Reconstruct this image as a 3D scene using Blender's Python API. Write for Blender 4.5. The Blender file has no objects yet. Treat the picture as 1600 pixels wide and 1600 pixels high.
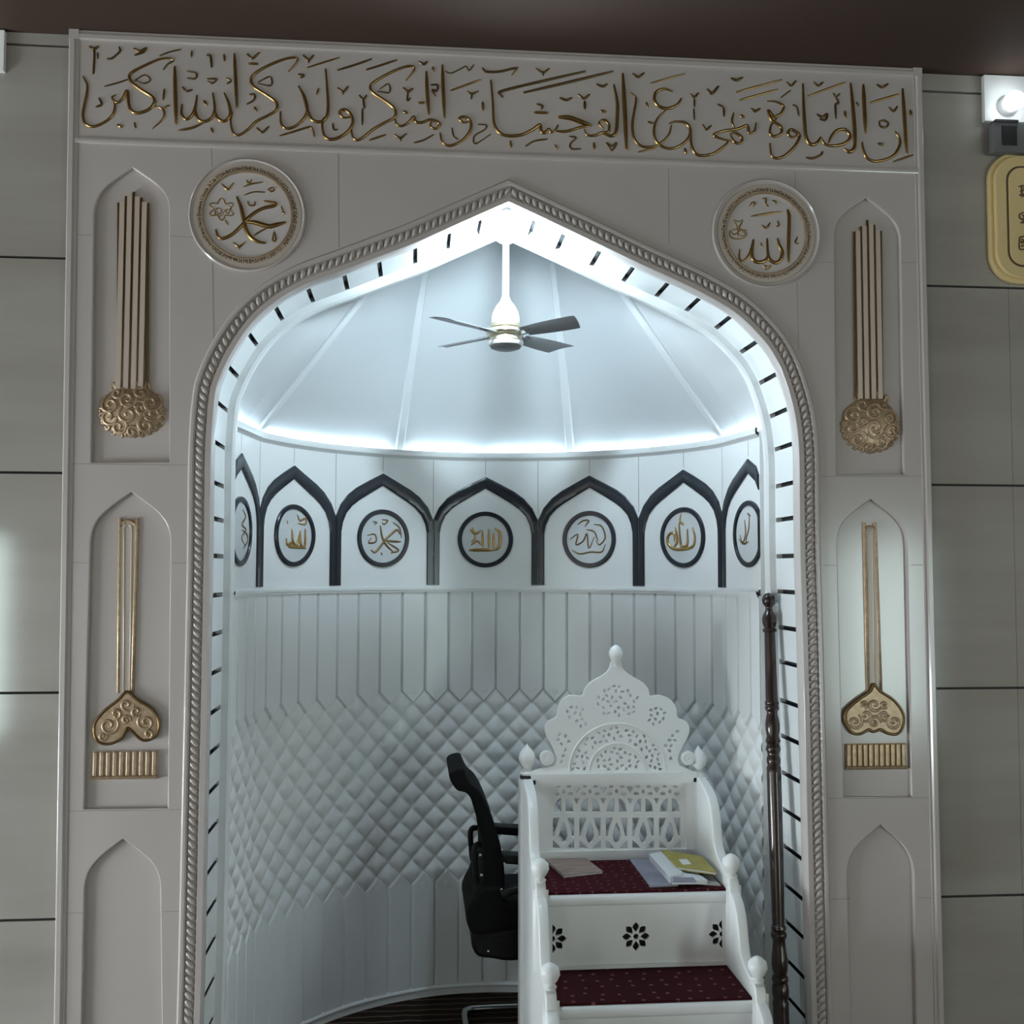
import bpy, math, random
from mathutils import Vector, Matrix
random.seed(7)
PI = math.pi
SC = bpy.context.scene
COL = SC.collection

# ------------------------------------------------------------------ camera
FPX = 1670.0
PIT, YAW, ROLL = .0548778, -.0892, .0023053
CAM = Vector((0.0, -3.0294, 1.56))
BASE = Matrix(((1, 0, 0), (0, 0, -1), (0, 1, 0)))
ROT = Matrix.Rotation(YAW, 3, 'Z') @ BASE @ Matrix.Rotation(PIT, 3, 'X') @ Matrix.Rotation(ROLL, 3, 'Z')
cd = bpy.data.cameras.new('camera')
cd.sensor_width = 36.0
cd.sensor_fit = 'HORIZONTAL'
cd.lens = FPX / 1600 * 36
cd.clip_start = .05
cam = bpy.data.objects.new('camera', cd)
cam.matrix_world = Matrix.Translation(CAM) @ ROT.to_4x4()
COL.objects.link(cam)
SC.camera = cam

# ------------------------------------------------------------------ world, exposure, light levels
SC.view_settings.view_transform = 'Standard'
SC.view_settings.look = 'None'
SC.view_settings.gamma = 1.0
SC.view_settings.exposure = 0.0
wd = bpy.data.worlds.new('world')
SC.world = wd
wd.use_nodes = True
wd.node_tree.nodes['Background'].inputs[0].default_value = (.5, .6, .7, 1)
wd.node_tree.nodes['Background'].inputs[1].default_value = .02
L_BULB = 580.0      # lamp globe under the arch apex
L_COVE = 14.0       # light strip behind the ledge
L_SPOT = 9.0       # round lamp on the right wall
L_DOOR = 16.0        # daylight in the two glass doors behind the viewer
L_FILLWIN = 2.25         # glow of unseen side windows added to brighten the front wall
L_SIDE = 42.0       # daylight in the glazed side door on the left
COOL = (.70, .89, 1.0)


# ------------------------------------------------------------------ tracing: pixel of the photograph -> point on a real surface
def ray(x, y):
    return ROT @ Vector(((x - 800) / FPX, (800 - y) / FPX, -1.0))


def onY(x, y, Y):
    d = ray(x, y)
    return CAM + d * ((Y - CAM.y) / d.y)


def onZ(x, y, Z):
    d = ray(x, y)
    return CAM + d * ((Z - CAM.z) / d.z)


# niche plan: an arc of a circle that runs out into two straight, slightly splayed cheeks
NX, NY, NR = .257, .214, .814
SK, SPLAY = 1.0075, .137
CSP, SSP = math.cos(SPLAY), math.sin(SPLAY)
CKX, CKY = NR * math.sin(SK / NR), NY + NR * math.cos(SK / NR)


def niche(s, z, h=0.0):
    """point on the niche wall: s along the wall from the middle of the back, z up, h inwards"""
    if abs(s) <= SK:
        a = s / NR
        return Vector((NX + (NR - h) * math.sin(a), NY + (NR - h) * math.cos(a), z))
    sg = 1 if s >= 0 else -1
    e = abs(s) - SK
    return Vector((NX + sg * (CKX + SSP * e - CSP * h), CKY - CSP * e - SSP * h, z))


def on_niche(x, y):
    d = ray(x, y)
    ox, oy = CAM.x - NX, CAM.y - NY
    a = d.x * d.x + d.y * d.y
    b = 2 * (ox * d.x + oy * d.y)
    c = ox * ox + oy * oy - NR * NR
    P = CAM + d * ((-b + math.sqrt(max(0, b * b - 4 * a * c))) / (2 * a))
    if P.y < CKY:
        sg = 1 if P.x > NX else -1
        nx, ny = sg * CSP, SSP
        P = CAM + d * (((NX + sg * CKX - CAM.x) * nx + (CKY - CAM.y) * ny) / (d.x * nx + d.y * ny))
        return sg * (SK + (CKY - P.y) / CSP), P.z
    return NR * math.atan2(P.x - NX, P.y - NY), P.z


# ------------------------------------------------------------------ materials
def mat(name, col, rough=.5, metal=0.0, spec=.5, noise=None, bump=None, emit=None, coat=0.0):
    m = bpy.data.materials.new(name)
    m.use_nodes = True
    nt = m.node_tree
    b = nt.nodes['Principled BSDF']
    b.inputs['Base Color'].default_value = (*col, 1)
    b.inputs['Roughness'].default_value = rough
    b.inputs['Metallic'].default_value = metal
    b.inputs['Specular IOR Level'].default_value = spec
    b.inputs['Coat Weight'].default_value = coat
    if emit:
        b.inputs['Emission Color'].default_value = (*emit[0], 1)
        b.inputs['Emission Strength'].default_value = emit[1]
    if noise or bump:
        tc = nt.nodes.new('ShaderNodeTexCoord')
    if noise:
        sc, col2, scale3 = noise
        mp = nt.nodes.new('ShaderNodeMapping')
        mp.inputs['Scale'].default_value = scale3
        nz = nt.nodes.new('ShaderNodeTexNoise')
        nz.inputs['Scale'].default_value = sc
        nz.inputs['Detail'].default_value = 6
        cr = nt.nodes.new('ShaderNodeValToRGB')
        cr.color_ramp.elements[0].position = .35
        cr.color_ramp.elements[1].position = .68
        cr.color_ramp.elements[0].color = (*col, 1)
        cr.color_ramp.elements[1].color = (*col2, 1)
        nt.links.new(tc.outputs['Object'], mp.inputs[0])
        nt.links.new(mp.outputs[0], nz.inputs['Vector'])
        nt.links.new(nz.outputs[0], cr.inputs[0])
        nt.links.new(cr.outputs[0], b.inputs['Base Color'])
    if bump:
        nb = nt.nodes.new('ShaderNodeTexNoise')
        nb.inputs['Scale'].default_value = bump[0]
        bp = nt.nodes.new('ShaderNodeBump')
        bp.inputs['Strength'].default_value = bump[1]
        bp.inputs['Distance'].default_value = .004
        nt.links.new(tc.outputs['Object'], nb.inputs['Vector'])
        nt.links.new(nb.outputs[0], bp.inputs['Height'])
        nt.links.new(bp.outputs[0], b.inputs['Normal'])
    return m


M = {}
M['face'] = mat('cream_marble', (.60, .548, .53), .16, noise=(2.2, (.565, .513, .495), (1, 1, 1)))
M['joint'] = mat('grey_joint', (.36, .35, .34), .6)
M['tile'] = mat('streaked_tile', (.455, .43, .395), .09, noise=(1.6, (.36, .335, .30), (.45, 1, 3.2)))
M['gap'] = mat('black_gap', (.008, .008, .008), .6)
M['ceil'] = mat('brown_ceiling', (.080, .052, .040), .7, spec=.12, noise=(1.0, (.072, .047, .036), (1, 1, 1)))
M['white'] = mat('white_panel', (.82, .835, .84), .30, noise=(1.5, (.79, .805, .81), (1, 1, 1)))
M['quilt'] = mat('white_quilt', (.82, .835, .84), .34)
M['rib'] = mat('rib_paint', (.68, .70, .715), .4)
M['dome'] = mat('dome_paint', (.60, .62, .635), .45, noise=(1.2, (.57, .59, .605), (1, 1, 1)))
M['lining'] = mat('white_lining', (.80, .82, .825), .28)
M['navy'] = mat('navy_inlay', (.012, .016, .024), .25)
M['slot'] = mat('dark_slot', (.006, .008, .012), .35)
M['gold'] = mat('old_gold', (.48, .31, .12), .30, 1.0, noise=(60, (.40, .25, .09), (1, 1, 1)))
M['palegold'] = mat('pale_gold', (.54, .40, .27), .38, .42, noise=(70, (.40, .28, .17), (1, 1, 1)))
M['beige'] = mat('beige_flute', (.60, .52, .45), .4, .15)
M['flute'] = mat('pale_flute', (.66, .54, .45), .4, .1)
M['disc'] = mat('blush_disc', (.66, .61, .60), .3)
M['darkgold'] = mat('bronze_line', (.20, .125, .055), .35, .9)
M['black'] = mat('black_mesh_fabric', (.004, .004, .0045), .85, spec=.25, bump=(400, .4))
M['blackplastic'] = mat('black_plastic', (.006, .006, .0065), .42, spec=.3)
M['chrome'] = mat('satin_steel', (.55, .57, .58), .25, 1.0)
M['wood'] = mat('dark_turned_wood', (.035, .018, .014), .28, noise=(8, (.022, .011, .009), (6, 6, .6)), coat=.3)
M['paint'] = mat('white_lacquer', (.90, .915, .915), .32)
M['fanwhite'] = mat('fan_white', (.82, .83, .80), .3)
M['fanblade'] = mat('fan_grey_blade', (.11, .11, .115), .35)
M['brass'] = mat('fan_champagne', (.55, .50, .38), .3, .6)
M['plaque'] = mat('brass_plaque', (.82, .64, .32), .42, 0, noise=(3, (.74, .57, .28), (1, 1, 1)))
M['plaquedark'] = mat('plaque_writing', (.10, .06, .025), .5)
M['floorwall'] = mat('room_paint', (.60, .54, .48), .6)
M['bulb'] = mat('lamp_globe', (1, 1, 1), .5, emit=(COOL, L_BULB))
M['cove'] = mat('light_strip', (1, 1, 1), .5, emit=(COOL, L_COVE))
M['spot'] = mat('round_lamp', (1, 1, 1), .5, emit=((.85, .95, 1), L_SPOT))
M['door'] = mat('daylit_glass', (.5, .55, .55), .1, emit=((.80, 1.0, .97), L_DOOR))
M['fillwin'] = mat('fill_window_glow', (.5, .55, .55), .1, emit=((1.0, .90, .82), L_FILLWIN))
M['side'] = mat('daylit_side_door', (.5, .55, .55), .1, emit=((.86, .96, 1.0), L_SIDE))
M['frame'] = mat('window_frame', (.25, .24, .22), .5)
M['speaker'] = mat('speaker_black', (.02, .02, .022), .5)
M['speakergrey'] = mat('speaker_grey', (.16, .165, .17), .5)
M['paperbrown'] = mat('brown_cover', (.25, .165, .135), .35, noise=(14, (.36, .27, .24), (1, 3, 1)))
M['paperviolet'] = mat('violet_cover', (.30, .30, .40), .25, noise=(9, (.20, .20, .29), (1, 1, 1)))
M['paperwhite'] = mat('white_card', (.80, .82, .85), .5)
M['papergrey'] = mat('grey_cover', (.36, .35, .34), .4)
M['yellow'] = mat('mustard_cover', (.42, .36, .07), .4, noise=(20, (.33, .28, .05), (1, 1, 1)))


def carpet(name, base, dot, scale, thr):
    m = bpy.data.materials.new(name)
    m.use_nodes = True
    nt = m.node_tree
    b = nt.nodes['Principled BSDF']
    b.inputs['Roughness'].default_value = .95
    b.inputs['Specular IOR Level'].default_value = .1
    tc = nt.nodes.new('ShaderNodeTexCoord')
    vo = nt.nodes.new('ShaderNodeTexVoronoi')
    vo.voronoi_dimensions = '2D'
    vo.inputs['Scale'].default_value = scale
    vo.inputs['Randomness'].default_value = .45
    cr = nt.nodes.new('ShaderNodeValToRGB')
    cr.color_ramp.elements[0].position = thr
    cr.color_ramp.elements[0].color = (*dot, 1)
    cr.color_ramp.elements[1].position = thr + .03
    cr.color_ramp.elements[1].color = (*base, 1)
    nt.links.new(tc.outputs['Object'], vo.inputs['Vector'])
    nt.links.new(vo.outputs['Distance'], cr.inputs[0])
    nt.links.new(cr.outputs[0], b.inputs['Base Color'])
    nb = nt.nodes.new('ShaderNodeTexNoise')
    nb.inputs['Scale'].default_value = 500
    bp = nt.nodes.new('ShaderNodeBump')
    bp.inputs['Strength'].default_value = .5
    bp.inputs['Distance'].default_value = .003
    nt.links.new(tc.outputs['Object'], nb.inputs['Vector'])
    nt.links.new(nb.outputs[0], bp.inputs['Height'])
    nt.links.new(bp.outputs[0], b.inputs['Normal'])
    return m


M['maroon'] = carpet('maroon_carpet', (.050, .007, .012), (.15, .06, .06), 30, .12)
M['maroon2'] = carpet('maroon_carpet_dotted', (.040, .007, .010), (.22, .08, .08), 22, .10)


def floor_carpet():
    m = bpy.data.materials.new('brown_striped_carpet')
    m.use_nodes = True
    nt = m.node_tree
    b = nt.nodes['Principled BSDF']
    b.inputs['Roughness'].default_value = .95
    b.inputs['Specular IOR Level'].default_value = .1
    tc = nt.nodes.new('ShaderNodeTexCoord')
    wv = nt.nodes.new('ShaderNodeTexWave')
    wv.bands_direction = 'Y'
    wv.inputs['Scale'].default_value = 7
    wv.inputs['Distortion'].default_value = 1.6
    wv.inputs['Detail'].default_value = 2
    wv.inputs['Detail Scale'].default_value = 1.5
    cr = nt.nodes.new('ShaderNodeValToRGB')
    cr.color_ramp.elements[0].position = .90
    cr.color_ramp.elements[0].color = (.022, .015, .011, 1)
    cr.color_ramp.elements[1].position = .97
    cr.color_ramp.elements[1].color = (.15, .10, .07, 1)
    nt.links.new(tc.outputs['Object'], wv.inputs['Vector'])
    nt.links.new(wv.outputs[0], cr.inputs[0])
    nt.links.new(cr.outputs[0], b.inputs['Base Color'])
    return m


M['carpet'] = floor_carpet()


# ------------------------------------------------------------------ mesh building
class MB:
    def __init__(self):
        self.v, self.f, self.m, self.mats = [], [], [], []

    def mi(self, m):
        if m not in self.mats:
            self.mats.append(m)
        return self.mats.index(m)

    def add(self, vs, fs, m):
        k = len(self.v)
        i = self.mi(m)
        self.v += [Vector(p) for p in vs]
        for f in fs:
            self.f.append([k + a for a in f])
            self.m.append(i)
        return self

    def box(self, lo, hi, m, T=None):
        (a, b, c), (d, e, f) = lo, hi
        vs = [Vector(p) for p in ((a, b, c), (d, b, c), (d, e, c), (a, e, c), (a, b, f), (d, b, f), (d, e, f), (a, e, f))]
        if T:
            vs = [T @ p for p in vs]
        return self.add(vs, [(0, 3, 2, 1), (4, 5, 6, 7), (0, 1, 5, 4), (1, 2, 6, 5), (2, 3, 7, 6), (3, 0, 4, 7)], m)

    def grid(self, rows, m, closed=False):
        n = len(rows[0])
        vs = [p for r in rows for p in r]
        fs = []
        for i in range(len(rows) - 1):
            for j in range(n if closed else n - 1):
                a, b = i * n + j, i * n + (j + 1) % n
                fs.append((a, b, b + n, a + n))
        return self.add(vs, fs, m)

    def lathe(self, prof, m, c=(0, 0, 0), seg=24, T=None, sx=1, sy=1):
        c = Vector(c)
        rows = []
        for r, z in prof:
            ring = [Vector((r * math.cos(2 * PI * k / seg) * sx, r * math.sin(2 * PI * k / seg) * sy, z)) for k in range(seg)]
            rows.append([(T @ p if T else p) + c for p in ring])
        self.grid(rows, m, True)
        k = len(self.v)
        n = len(prof)
        base = k - n * seg
        i = self.mi(m)
        if prof[0][0] > 1e-6:
            self.f.append([base + j for j in range(seg)][::-1]); self.m.append(i)
        if prof[-1][0] > 1e-6:
            self.f.append([base + (n - 1) * seg + j for j in range(seg)]); self.m.append(i)
        return self

    def ball(self, c, r, m, seg=16, T=None):
        r = r if isinstance(r, (tuple, list)) else (r, r, r)
        n = seg // 2
        prof = [(math.sin(PI * k / n), -math.cos(PI * k / n)) for k in range(n + 1)]
        S = Matrix.Diagonal(r)
        return self.lathe(prof, m, c, seg, (T @ S) if T else S)

    def tube(self, pts, r, m, seg=8, closed=False):
        pts = [Vector(p) for p in pts]
        n = len(pts)
        rad = r if isinstance(r, (list, tuple)) else [r] * n
        rows = []
        up = None
        for i, p in enumerate(pts):
            if closed:
                t = (pts[(i + 1) % n] - pts[i - 1]).normalized()
            else:
                t = (pts[min(i + 1, n - 1)] - pts[max(i - 1, 0)]).normalized()
            if up is None:
                up = t.orthogonal().normalized()
            up = (up - t * up.dot(t))
            up = up.normalized() if up.length > 1e-6 else t.orthogonal().normalized()
            b = t.cross(up)
            rows.append([p + (up * math.cos(2 * PI * k / seg) + b * math.sin(2 * PI * k / seg)) * rad[i] for k in range(seg)])
        if closed:
            rows.append(rows[0])
        self.grid(rows, m, True)
        if not closed:
            i = self.mi(m)
            base = len(self.v) - n * seg
            self.f.append([base + k for k in range(seg)][::-1]); self.m.append(i)
            self.f.append([base + (n - 1) * seg + k for k in range(seg)]); self.m.append(i)
        return self

    def mesh(self, me, fn, m):
        vs = [fn(*v.co) for v in me.vertices]
        return self.add(vs, [list(p.vertices) for p in me.polygons], m)

    def build(self, name, parent=None, org=None, smooth=40):
        if parent is not None:
            org = Vector(parent['_org'])
        org = Vector(org) if org is not None else Vector((0, 0, 0))
        me = bpy.data.meshes.new(name)
        me.from_pydata([p - org for p in self.v], [], self.f)
        for m in self.mats:
            me.materials.append(m)
        me.polygons.foreach_set('material_index', self.m)
        me.update()
        if smooth:
            me.polygons.foreach_set('use_smooth', [True] * len(me.polygons))
            me.set_sharp_from_angle(angle=math.radians(smooth))
        o = bpy.data.objects.new(name, me)
        COL.objects.link(o)
        if parent is not None:
            o.parent = parent
        else:
            o.location = org
        o['_org'] = tuple(org)
        return o


def thing(name, label, cat, org, group=None):
    o = bpy.data.objects.new(name, None)
    o.empty_display_size = .1
    COL.objects.link(o)
    o.location = org
    o['_org'] = tuple(org)
    o['label'] = label
    o['category'] = cat
    if group:
        o['group'] = group
    return o


def tag(o, label, cat, group=None):
    o['label'] = label
    o['category'] = cat
    if group:
        o['group'] = group
    return o


def struct(o, label=None):
    o['kind'] = 'structure'
    if label:
        o['label'] = label
    return o


def fill2d(polys, thick, bev=0.0, res=2):
    """flat sheet with holes: outer and inner outlines; w runs 0..thick"""
    cu = bpy.data.curves.new('outline', 'CURVE')
    cu.dimensions = '2D'
    cu.fill_mode = 'BOTH'
    cu.extrude = max(thick / 2 - bev, 1e-5)
    cu.bevel_depth = bev
    cu.bevel_resolution = res
    cu.offset = -bev
    for poly in polys:
        sp = cu.splines.new('POLY')
        sp.points.add(len(poly) - 1)
        for p, q in zip(sp.points, poly):
            p.co = (q[0], q[1], 0, 1)
        sp.use_cyclic_u = True
    ob = bpy.data.objects.new('outline', cu)
    COL.objects.link(ob)
    dg = bpy.context.evaluated_depsgraph_get()
    me = bpy.data.meshes.new_from_object(ob.evaluated_get(dg))
    bpy.data.objects.remove(ob)
    bpy.data.curves.remove(cu)
    for v in me.vertices:
        v.co.z += thick / 2
    return me


def spline(pts, n=6, closed=False):
    """smooth curve through the points"""
    P = [Vector(p) for p in pts]
    m = len(P)
    if m < 3:
        return [P[0].lerp(P[-1], k / n) for k in range(n + 1)]
    out = []
    for i in range(m if closed else m - 1):
        if closed:
            a, b, c, d = P[i - 1], P[i], P[(i + 1) % m], P[(i + 2) % m]
        else:
            b, c = P[i], P[i + 1]
            a = P[i - 1] if i else b * 2 - c
            d = P[i + 2] if i + 2 < m else c * 2 - b
        for k in range(n):
            t = k / n
            out.append(.5 * ((2 * b) + (c - a) * t + (2 * a - 5 * b + 4 * c - d) * t * t + (3 * b - a - 3 * c + d) * t ** 3))
    if not closed:
        out.append(P[-1])
    return out


def stroke(mb, pts, w, fn, m, h=None, n=5, taper=.55, across=5):
    """raised pen stroke: pts 2D, half width w, fn(u, v, height) -> world"""
    h = h or w * .8
    P = spline([Vector((p[0], p[1])) for p in pts], n)
    Q = [P[0]]
    for p in P[1:]:
        if (p - Q[-1]).length > w * .25:
            Q.append(p)
    if len(Q) < 2:
        Q = [P[0] - Vector((w * .4, 0)), P[0] + Vector((w * .4, 0))]
    # rounded ends
    t0 = (Q[0] - Q[1]).normalized()
    t1 = (Q[-1] - Q[-2]).normalized()
    ends0 = [Q[0] + t0 * w * .8, Q[0] + t0 * w * .5]
    ends1 = [Q[-1] + t1 * w * .5, Q[-1] + t1 * w * .8]
    L = len(Q)
    rad = []
    for i in range(L):
        e = min(i, L - 1 - i) / max(1, (L - 1) / 2)
        rad.append(w * (taper + (1 - taper) * min(1, e * 2.2)))
    Q = ends0 + Q + ends1
    rad = [rad[0] * .25, rad[0] * .8] + rad + [rad[-1] * .8, rad[-1] * .25]
    rows = []
    for i, p in enumerate(Q):
        t = (Q[min(i + 1, len(Q) - 1)] - Q[max(i - 1, 0)])
        t = t.normalized() if t.length > 1e-9 else Vector((1, 0))
        nn = Vector((-t.y, t.x))
        row = []
        for k in range(across + 2):
            a = PI * k / (across + 1)
            q = p + nn * (math.cos(a) * rad[i])
            row.append(fn(q.x, q.y, math.sin(a) * h * rad[i] / w))
        rows.append(row)
    mb.grid(rows, m)
    return mb


def fixn(o):
    """make the normals of a finished mesh consistent, facing out"""
    import bmesh
    bm = bmesh.new()
    bm.from_mesh(o.data)
    bmesh.ops.recalc_face_normals(bm, faces=bm.faces)
    bm.to_mesh(o.data)
    bm.free()
    return o

# ================================================================== the room
CEIL = 3.063
RX0, RX1, RY0 = -4.0, 6.2, -7.0
YF = -.03          # front face of the surround
YB = .20           # where the niche wall starts

# arch opening, traced on the face plane: left foot -> apex -> right foot
ARCH_L = [(311, 1690), (313.5, 1600), (316.5, 1499), (321.5, 1250), (325, 1090), (327.5, 960), (329, 870), (330, 780), (331.5, 692), (337.5, 617), (347, 586), (360, 558),
          (378, 528), (401, 499), (435, 470), (480, 445), (537, 424), (600, 400), (650, 381), (720, 350), (794.5, 317.5)]
ARCH_R = [(794.5, 317.5), (860, 348), (942, 386.5), (997, 413), (1052, 438), (1099, 461), (1149, 491), (1190, 531), (1209, 558), (1222, 586), (1238, 638), (1246, 697),
          (1247.5, 780), (1248.5, 868), (1252, 985), (1256.5, 1165), (1261.5, 1375), (1264.5, 1499), (1267, 1600), (1269.5, 1690)]


def resample(P, step):
    out = [P[0]]
    acc = 0
    for a, b in zip(P, P[1:]):
        L = (b - a).length
        while acc + L >= step:
            t = (step - acc) / L
            a = a.lerp(b, t)
            out.append(a)
            L = (b - a).length
            acc = 0
        acc += L
    if (P[-1] - out[-1]).length > step * .3:
        out.append(P[-1])
    else:
        out[-1] = P[-1]
    return out


def trace2(pts, Y):
    r = []
    for x, y in pts:
        p = onY(x, y, Y)
        r.append(Vector((p.x, p.z)))
    return r


aL = trace2(ARCH_L, YF)
aR = trace2(ARCH_R, YF)
aL = [Vector((aL[0].x, 0.0))] + aL
aR = aR + [Vector((aR[-1].x, 0.0))]
PL = resample(spline(aL, 12), .02)
PR = resample(spline(aR, 12), .02)
PATH = PL + PR[1:]
APEX = PL[-1]
NI = len(PL) - 1


def path_normals(P):
    N = []
    for i, p in enumerate(P):
        if i == NI:
            t0, t1 = (p - P[i - 1]).normalized(), (P[i + 1] - p).normalized()
            n0, n1 = Vector((-t0.y, t0.x)), Vector((-t1.y, t1.x))
            n = (n0 + n1).normalized()
            N.append(n / max(.5, n.dot(n0)))
        else:
            t = (P[min(i + 1, len(P) - 1)] - P[max(i - 1, 0)]) if i not in (NI - 1, NI + 1) else ((P[i] - P[i - 1]) if i < NI else (P[i + 1] - P[i]))
            t = t.normalized()
            N.append(Vector((-t.y, t.x)))
    return N


NORM = path_normals(PATH)


def offset_path(o):
    out = []
    for i, (p, n) in enumerate(zip(PATH, NORM)):
        q = p + n * o
        if o < 0 and i != NI and ((i < NI and q.x > APEX.x - .004) or (i > NI and q.x < APEX.x + .004)):
            continue
        out.append(q)
    return out


def P3(u, v, w):          # sheet on the front plane: w = depth from the front face backwards
    return Vector((u, w, v))


def front_sheet(polys, thick, yfront, bev):
    """mesh mapper for a sheet that faces the room (front at y = yfront)"""
    me = fill2d(polys, thick, bev)
    return me, (lambda u, v, w: Vector((u, yfront + thick - w, v)))


# ---- floor, ceiling
b = MB().box((RX0, RY0, -.1), (RX1, 1.4, 0), M['carpet'])
struct(b.build('floor', org=(0, 0, 0)), 'dark brown carpet with thin wavy stripes')
b = MB().box((RX0, RY0, CEIL), (RX1, .1, CEIL + .1), M['ceil'])
struct(b.build('ceiling', org=(0, 0, CEIL)), 'plain dark brown ceiling')

# ---- tiled front wall, either side of the surround
def tiled(name, x0, x1, zs, label, vseams):
    b = MB()
    b.box((x0, .012, 0), (x1, .10, CEIL), M['gap'])
    g = .0035
    edges = [0] + zs + [CEIL + .02]
    xs = [x0] + vseams + [x1]
    for za, zb in zip(edges, edges[1:]):
        z0 = za + (g if za > 0 else 0)
        z1 = min(zb - g, CEIL)
        for xa, xb in zip(xs, xs[1:]):
            e = .0006
            b.box((xa + e, 0, z0), (xb - e, .0119, z1), M['tile'])
    struct(b.build(name, org=((x0 + x1) / 2, 0, 0)), label)


zl = [sum(onY(x, y, 0).z for x, y in pr) / len(pr) for pr in (
    [(30, 1437.2), (80, 1437)], [(30, 1083), (90, 1082)], [(30, 738.4), (95, 739)], [(30, 401.5), (100, 404)], [(40, 69.5), (100, 73.5)])]
zr = [sum(onY(x, y, 0).z for x, y in pr) / len(pr) for pr in (
    [(1475, 1400.5), (1590, 1399)], [(1470, 1075.4), (1590, 1075)], [(1460, 758), (1590, 758.4)], [(1455, 447.2), (1590, 449.7)], [(1450, 142.4), (1536, 147)])]
zl = [zl[0] - .6] + zl
zr = [zr[0] - .6] + zr
XL = onY(97, 900, YF).x + .01
XR = onY(1456, 900, YF).x - .01
tiled('wall_left_of_niche', RX0, XL, zl, 'pale streaked stone tile wall left of the arch', [XL - 1.2 * k for k in (3, 2, 1)])
tiled('wall_right_of_niche', XR, RX1, zr, 'pale streaked stone tile wall right of the arch', [onY(1579, 600, 0).x + 1.2 * k for k in (0, 1, 2, 3)])

# ---- rest of the room behind the viewer
b = MB().box((RX0 - .1, RY0, 0), (RX0, .1, CEIL), M['floorwall'])
struct(b.build('wall_left'))
b = MB().box((RX1, RY0, 0), (RX1 + .1, .1, CEIL), M['floorwall'])
struct(b.build('wall_right'))
b = MB().box((RX0, RY0 - .1, 0), (RX1, RY0, CEIL), M['floorwall'])
struct(b.build('wall_back'))


def opening(name, lo, hi, m, axis, nv, nh):
    """framed glazing set on a wall; axis = wall normal"""
    r = struct(MB().box(lo, hi, m).build(name, org=lo))
    f = MB()
    t = .05
    a = 0 if axis == 'y' else 1
    for k in range(nv + 1):
        c = lo[a] + (hi[a] - lo[a]) * k / nv
        l, h = list(lo), list(hi)
        l[a], h[a] = c - t / 2, c + t / 2
        s = 1 - a
        l[s] -= .02; h[s] += .02
        f.box(l, h, M['frame'])
    for k in range(nh + 1):
        c = lo[2] + (hi[2] - lo[2]) * k / nh
        l, h = list(lo), list(hi)
        l[2], h[2] = c - t / 2, c + t / 2
        s = 1 - a
        l[s] -= .02; h[s] += .02
        f.box(l, h, M['frame'])
    f.build('door_frame' if 'door' in name else 'window_frame', r)


opening('door_1', (-3.97, RY0, .05), (-3.63, RY0 + .03, 1.88), M['door'], 'y', 1, 1)
opening('door_2', (4.02, RY0, .05), (4.89, RY0 + .03, 1.88), M['door'], 'y', 1, 1)
opening('door_3', (RX0, -1.80, .05), (RX0 + .03, -.30, .78), M['side'], 'x', 2, 1)
for k, (ya, yb) in enumerate(((-6.4, -4.8), (-4.2, -2.6))):  # unseen glowing windows, added as fill light for the front wall
    opening('window_%d' % (k + 1), (RX0, ya, .5), (RX0 + .03, yb, 2.2), M['fillwin'], 'x', 2, 1)
    opening('window_%d' % (k + 3), (RX1 - .03, ya, .5), (RX1, yb, 2.2), M['fillwin'], 'x', 2, 1)

# ================================================================== arched stone surround
SUR = thing('arched_surround', 'tall pale stone surround with rope-carved pointed arch framing the niche', 'arch surround', (APEX.x, 0, 0))
ZT = CEIL - .001
xl0, xl1 = onY(109, 43, YF).x, onY(85, 1600, YF).x
xr0, xr1 = onY(1439, 110, YF).x, onY(1474, 1600, YF).x
zb1 = onY(85, 1600, YF).z


def edge_x(side, z):
    t = (ZT - z) / (ZT - zb1)
    return xl0 + (xl1 - xl0) * t if side < 0 else xr0 + (xr1 - xr0) * t


def ogee(apex, sl, sr, bl, br):
    """pointed recess outline from traced pixels (clockwise from bottom left)"""
    A, SL, SR, BL, BR = trace2([apex, sl, sr, bl, br], YF)
    out = [BL, SL]
    for side, S in ((0, SL), (1, SR)):
        prof = []
        P1, P2 = Vector((S.x, S.y + .50 * (A.y - S.y))), Vector((S.x + .40 * (A.x - S.x), S.y + .66 * (A.y - S.y)))
        for k in range(1, 13):
            t = k / 12
            prof.append(S * (1 - t) ** 3 + P1 * 3 * t * (1 - t) ** 2 + P2 * 3 * t * t * (1 - t) + A * t ** 3)
        if side == 0:
            out += prof
        else:
            out += prof[:-1][::-1] + [SR, BR]
    return out


RECESS = [ogee((206.6, 262), (147, 336), (264, 330), (142.5, 722), (264.5, 722)),
          ogee((205, 769), (141, 850), (266, 848), (131, 1264), (262, 1263)),
          ogee((192, 1311), (132, 1392), (250, 1390), (124, 1750), (255, 1750)),
          ogee((1353.6, 309), (1304, 370), (1407, 378), (1307, 741), (1413, 741)),
          ogee((1361, 780), (1308, 850), (1417, 850), (1318, 1245), (1425, 1245)),
          ogee((1376, 1289), (1324, 1368), (1428, 1368), (1331, 1750), (1435, 1750))]

MO = .064      # width of the arch moulding
hole = offset_path(MO - .006)
outer = [Vector((edge_x(-1, 0), 0.0)), Vector((edge_x(-1, ZT), ZT)), Vector((edge_x(1, ZT), ZT)), Vector((edge_x(1, 0), 0.0))]
hole[0].y = hole[-1].y = 0.0
face = outer + hole[::-1]
me, fn = front_sheet([face] + RECESS, .02, YF, .003)
fb = MB().mesh(me, fn, M['face'])
fixn(fb.build('face_slab', SUR, smooth=35))
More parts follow.
